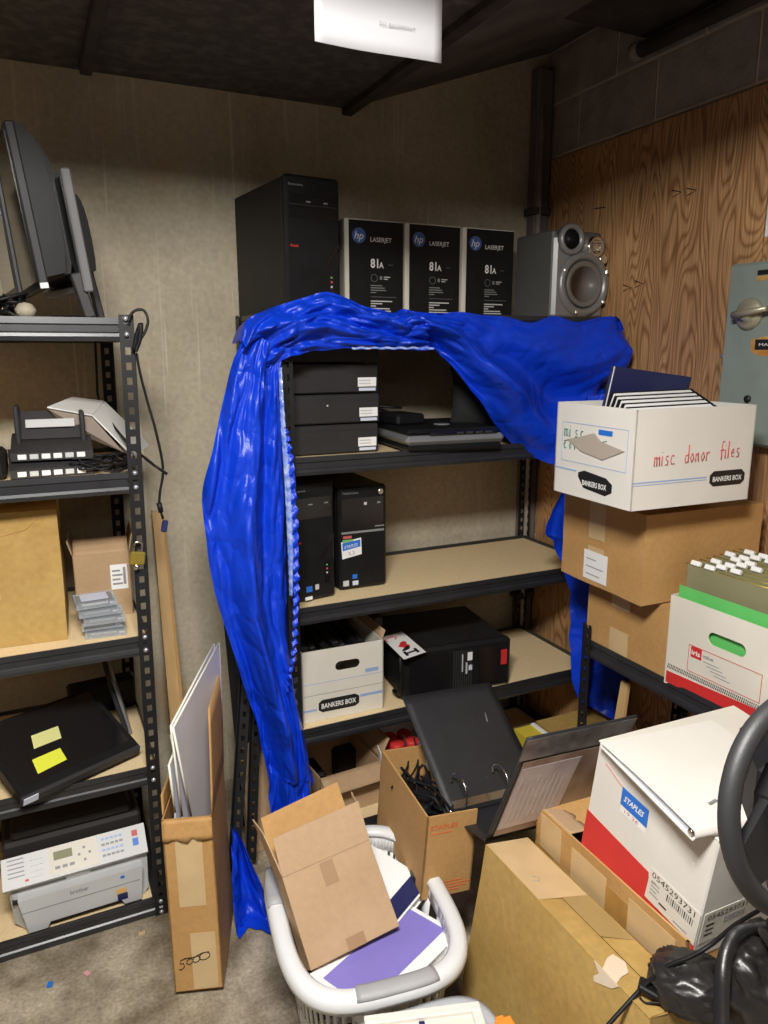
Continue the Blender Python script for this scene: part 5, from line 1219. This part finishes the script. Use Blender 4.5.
# tan flat carton, opened
fR = (50.4, -4.8, 3.6); s_ = .80
fD = (.300*s_, .263*s_, .088*s_)
fc_ = Vector((.722*s_, 1.872*s_, CAM_H-(CAM_H-.044)*s_))
# box local axes: -y face is its broad face, so depth (thickness) runs along z after the fit
t = thing('tan_carton', 'opened shallow tan carton tipped over the laundry basket', 'carton', fc_, fR)
x, y, z = fD[0]/2, fD[1]/2, fD[2]/2
TLc = Vector((-x, -y, z))
MB().bb(-x, x, -y, y, -z, z, M_card2, .001).build('body', t)
m = MB(); m.plate([(-x, y, z+.001), (x, y, z+.001), (x+.002, y+.098, z+.012), (-x+.002, y+.092, z+.012)], .003, M_card2); m.build('front_flap', t)
m = MB(); m.plate([(-x, y, -z), (x-.01, y, -z), (x-.012, y+.165, -z+.012), (-x+.004, y+.150, -z+.012)], .003, M_card); m.build('rear_flap', t)
m = MB(); m.plate([(-x, y, z), (-x, y, -z), (-x-.014, y+.155, -z), (-x-.012, y+.11, z-.01)], .003, M_card2); m.build('left_flap', t)
m = MB(); m.plate([(x, y, z-.01), (x, y, -z), (x+.030, y+.13, -z-.03), (x+.024, y+.10, -z+.0)], .003, M_card2); m.build('right_flap', t)
F = (Vector((-x, -y, z)), Vector((1, 0, 0)), Vector((0, 1, 0)), Vector((0, 0, 1)))
m = MB(); decal(m, F, .0, 2*y-.004, 2*x, 2*y+.034, mat('clear_tape', (.56, .40, .25), .15), .0012); m.build('clear_tape', t); pieces(t, F, 'tape', ((2*x*.40, 2*y-.060, 2*x*.55, 2*y-.004), (2*x*.42, .0, 2*x*.62, .028)), mat('tape_stain', (.34, .21, .11), .5))
m = MB()
for q_ in (.008, .016, .026): m.tube([Vector((-x+.004, y+q_, z+.0025+q_*.11)), Vector((x-.004, y+q_+.003, z+.0025+q_*.11))], .0007, M_carde, 5)
m.build('tape_creases', t)

# translucent bin at the bottom edge, with a white frame on it
t = thing('storage_bin', 'translucent grey plastic bin with an orange latch, at the bottom edge', 'bin', (.580, .990, 0), (0, 0, -6))
bw, bl, bz = .175, .188, .335
N = 64; m = MB()
def bp(a_, g, zz): p = sup(a_, bw+g, bl+g, 5); return Vector((p.x, p.y, zz))
levels = ((-.03, .0), (-.004, bz-.02), (.014, bz-.02), (.016, bz), (.004, bz+.004), (-.008, bz), (-.012, bz-.03), (-.034, .006))
vs = [bp(2*math.pi*i/N, g, zz) for i in range(N) for g, zz in levels]; L_ = len(levels)
fs = [[i*L_+k, ((i+1) % N)*L_+k, ((i+1) % N)*L_+k+1, i*L_+k+1] for i in range(N) for k in range(L_-1)]
fs += [[i*L_+L_-1 for i in range(N)], [i*L_ for i in range(N)][::-1]]
m.add(vs, fs, M_bin, True); m.build('tub', t)
MB().bb(bw+.004, bw+.032, .06, .125, bz-.06, bz+.002, M_orange, .006).bb(bw+.0, bw+.04, .075, .11, bz+.0, bz+.010, M_orange, .004).build('latch', t)['label'] = 'orange latch'
for k in range(5):
    tag(MB().box((.580, .985, .03+k*.055), (.26, .29, .046), (M_navy, M_paper, M_blk, M_papl, M_blk)[k], (0, 0, -3+k), .003).build('ring_binder'), ('navy binder at the bottom of', 'white binder second from the bottom in', 'black binder in the middle of', 'pale binder below the top in', 'black binder on top of the pile in')[k]+' the translucent bin', 'binder', 'binders in the translucent bin')
t = thing('picture_frame', 'white picture frame lying on the translucent bin at the bottom edge', 'frame', (.588, 1.005, .344), (0, 0, -17))
m = MB(); fx, fy = .125, .16
for a in ((-fx, fx, fy-.022, fy), (-fx, fx, -fy, -fy+.022), (-fx, -fx+.022, -fy+.022, fy-.022), (fx-.022, fx, -fy+.022, fy-.022)): m.bb(a[0], a[1], a[2], a[3], 0, .016, M_white, .002)
m.build('frame', t)
MB().bb(-fx+.02, fx-.02, -fy+.02, fy-.02, 0, .006, M_offw).build('backing', t)
MB().bb(-.012, .0, fy-.045, fy-.026, .006, .010, M_navy).build('hanger', t)

# black chair-like steering wheel and bags in the right corner
WC = CPOS+_ray(806, 802)*.90
nrm = Vector((-.02, -.96, .22)).normalized()
upv = (Vector((0, 0, 1))-nrm*nrm.z).normalized(); rv = upv.cross(nrm)
t = thing('steering_wheel', 'black game steering wheel with broad spokes at the right edge', 'steering wheel', WC)
m = MB(); WRd = .128
ring = []
for k in range(72):
    a_ = 2*math.pi*k/72; ring.append(upv*math.cos(a_)*WRd+rv*math.sin(a_)*WRd)
m.tube(ring, .0125, M_rubr, 16, closed=True); m.build('rim', t)
hub = MB(); hub.prism([rv*x_+upv*y_-nrm*.022 for x_, y_ in ((-.060, -.052), (-.040, -.075), (.04, -.075), (.06, -.052), (.06, .02), (.035, .05), (-.035, .05), (-.06, .02))], nrm*.030, M_blk2); hub.build('hub', t)
for a0 in (232, 128, 0):
    a_ = R(a0); d_ = upv*math.cos(a_)*-1+rv*math.sin(a_)*-1; d_ = rv*math.cos(R({232: 205, 128: -25, 0: 270}[a0]))+upv*math.sin(R({232: 205, 128: -25, 0: 270}[a0])); p_ = d_.cross(nrm)
    m = MB(); m.prism([d_*.035+p_*.042-nrm*.015, d_*.122+p_*.026-nrm*.008, d_*.122-p_*.026-nrm*.008, d_*.035-p_*.042-nrm*.015], nrm*.013, M_blk2); m.build('spoke', t)
m = MB()
for k in range(4): m.lathe([(.008, 0), (.008, .004), (.001, .006)], M_dkg, Matrix((rv, upv, nrm)).transposed(), 14, tuple(rv*(-.03+.02*k)+upv*.01+nrm*.008))
m.build('buttons', t)
MB().tube([-nrm*.02-upv*.01, -nrm*.05-upv*.01], .03, M_blk, 20).build('column', t)
t = thing('wheel_base', 'black clamp base behind the steering wheel', 'base', WC+Vector((.15, .09, -.07)), (0, 0, -40))
MB().bb(-.085, .085, -.07, .09, -.07, .06, M_blk, .02).build('housing', t); MB().bb(-.05, .05, -.05, .06, -.16, -.07, M_blk, .01).build('clamp', t)

def bag(name, label, c, r, seed, M=M_leat, amp=.28, rot=(0, 0, 0), cat='bag'):
    t_ = thing(name, label, cat, c, rot)
    nu, nv = 56, 36; vs = []
    def fn(u, v):
        a_, b_ = u*2*math.pi, (v-.5)*math.pi; d = Vector((math.cos(b_)*math.cos(a_), math.cos(b_)*math.sin(a_), math.sin(b_)))
        f = 1-amp*abs(noise.noise(d*2.2+Vector((seed, 0, 0))))-amp*.5*abs(noise.noise(d*5+Vector((0, seed, 0))))
        q_ = Vector([math.copysign(abs(k)**.8, k) for k in d]); return Vector((q_.x*r[0]*f, q_.y*r[1]*f, max(q_.z*r[2]*f, -r[2]*.7)))
    MB().grid(fn, nu, nv, M).build('body', t_); return t_
b_ = bag('leather_bag', 'crumpled black leather bag in the bottom right corner', (1.125, .675, .60), (.13, .14, .125), 3.3, rot=(0, 0, 20))
MB().tube(smooth_path([(-.07, -.06, .06), (-.10, -.02, .13), (-.06, .05, .15), (.02, .07, .10)], 8), .009, M_leat, 10, flat=.4).build('handle', b_)
MB().tube(smooth_path([(-.09, -.09, -.06), (-.075, -.10, .02), (-.03, -.10, .07), (.05, -.09, .08)], 8), .004, M_slv, 8).build('zip', b_)
b_ = bag('leather_pouch', 'flat black pouch spread over the taped carton, left of the leather bag', PZ(693, 985, .560), (.068, .085, .05), 8.1, amp=.2, rot=(0, 0, 35))
b_ = bag('padded_bag', 'black padded bag behind the wheel base at the right edge', (1.30, .72, .69), (.10, .10, .07), 5.7, amp=.15)
pts = [PZ(x, y, z_) for x, y, z_ in ((600, 1034, .50), (628, 1003, .53), (646, 984, .56), (668, 966, .60), (690, 957, .625), (712, 944, .65), (735, 925, .66), (768, 905, .66))]
t = thing('strap_cable', 'black cable running over the strap clip onto the black bag', 'cable', pts[0])
MB().tube([p-pts[0] for p in smooth_path(pts, 6)], .0042, M_blk, 8).build('cord', t)
p = PZ(652, 990, .548)
t = thing('plug_clip', 'square black plug clipped on the cable above the big carton', 'plug', p, (12, 10, 38))
MB().box((0, 0, 0), (.034, .050, .012), M_blk, None, .003).box((.045, -.03, -.004), (.055, .05, .012), M_blk, (0, 0, -20), .004).build('housing', t)
pts = [PZ(x, y, z_) for x, y, z_ in ((640, 998, .535), (646, 1003, .535), (660, 1003, .54), (672, 1012, .54))]
MB().tube([p_-p for p_ in smooth_path(pts, 4)], .0022, M_blk, 6).build('loose_wire')
bpy.data.objects['loose_wire'].location = p; tag(bpy.data.objects['loose_wire'], 'thin black wire looping below the plug clip', 'cable')
def strap(label, pts, w, nm='shoulder_strap'):
    pts = [Vector(q_) for q_ in smooth_path(pts, 8)]
    t_ = thing(nm, label, 'strap', pts[0])
    m_ = MB(); vs = []
    for i, q_ in enumerate(pts):
        tn = (pts[min(i+1, len(pts)-1)]-pts[max(i-1, 0)]).normalized(); sd_ = tn.cross((q_-CPOS).normalized()+Vector((.2, .1, .5))).normalized(); vs += [q_-sd_*w/2-pts[0], q_+sd_*w/2-pts[0]]
    m_.add(vs, [[2*i, 2*i+1, 2*i+3, 2*i+2] for i in range(len(pts)-1)], M_leat, True); o_ = m_.build('webbing', t_); solid(o_, .004)
strap('broad black strap hanging down from the leather bag', [PZ(768, 928, .72), PZ(742, 932, .71), PZ(728, 950, .69), PZ(722, 980, .66), PZ(722, 1040, .63)], .026)

# litter on the floor
for x, y, M, lab in ((50, 985, M_blue, 'small blue scrap on the floor'), (87, 974, mat('pink_scrap', (.7, .35, .38), .6), 'small pink scrap on the floor'), (142, 934, M_tape, 'small tan scrap on the floor near the shelf')):
    p = PZ(x, y, .001); tag(MB().box((p.x, p.y, .003), (.018, .014, .004), M, (4, 3, 30+x)).build('scrap'), lab, 'scrap')
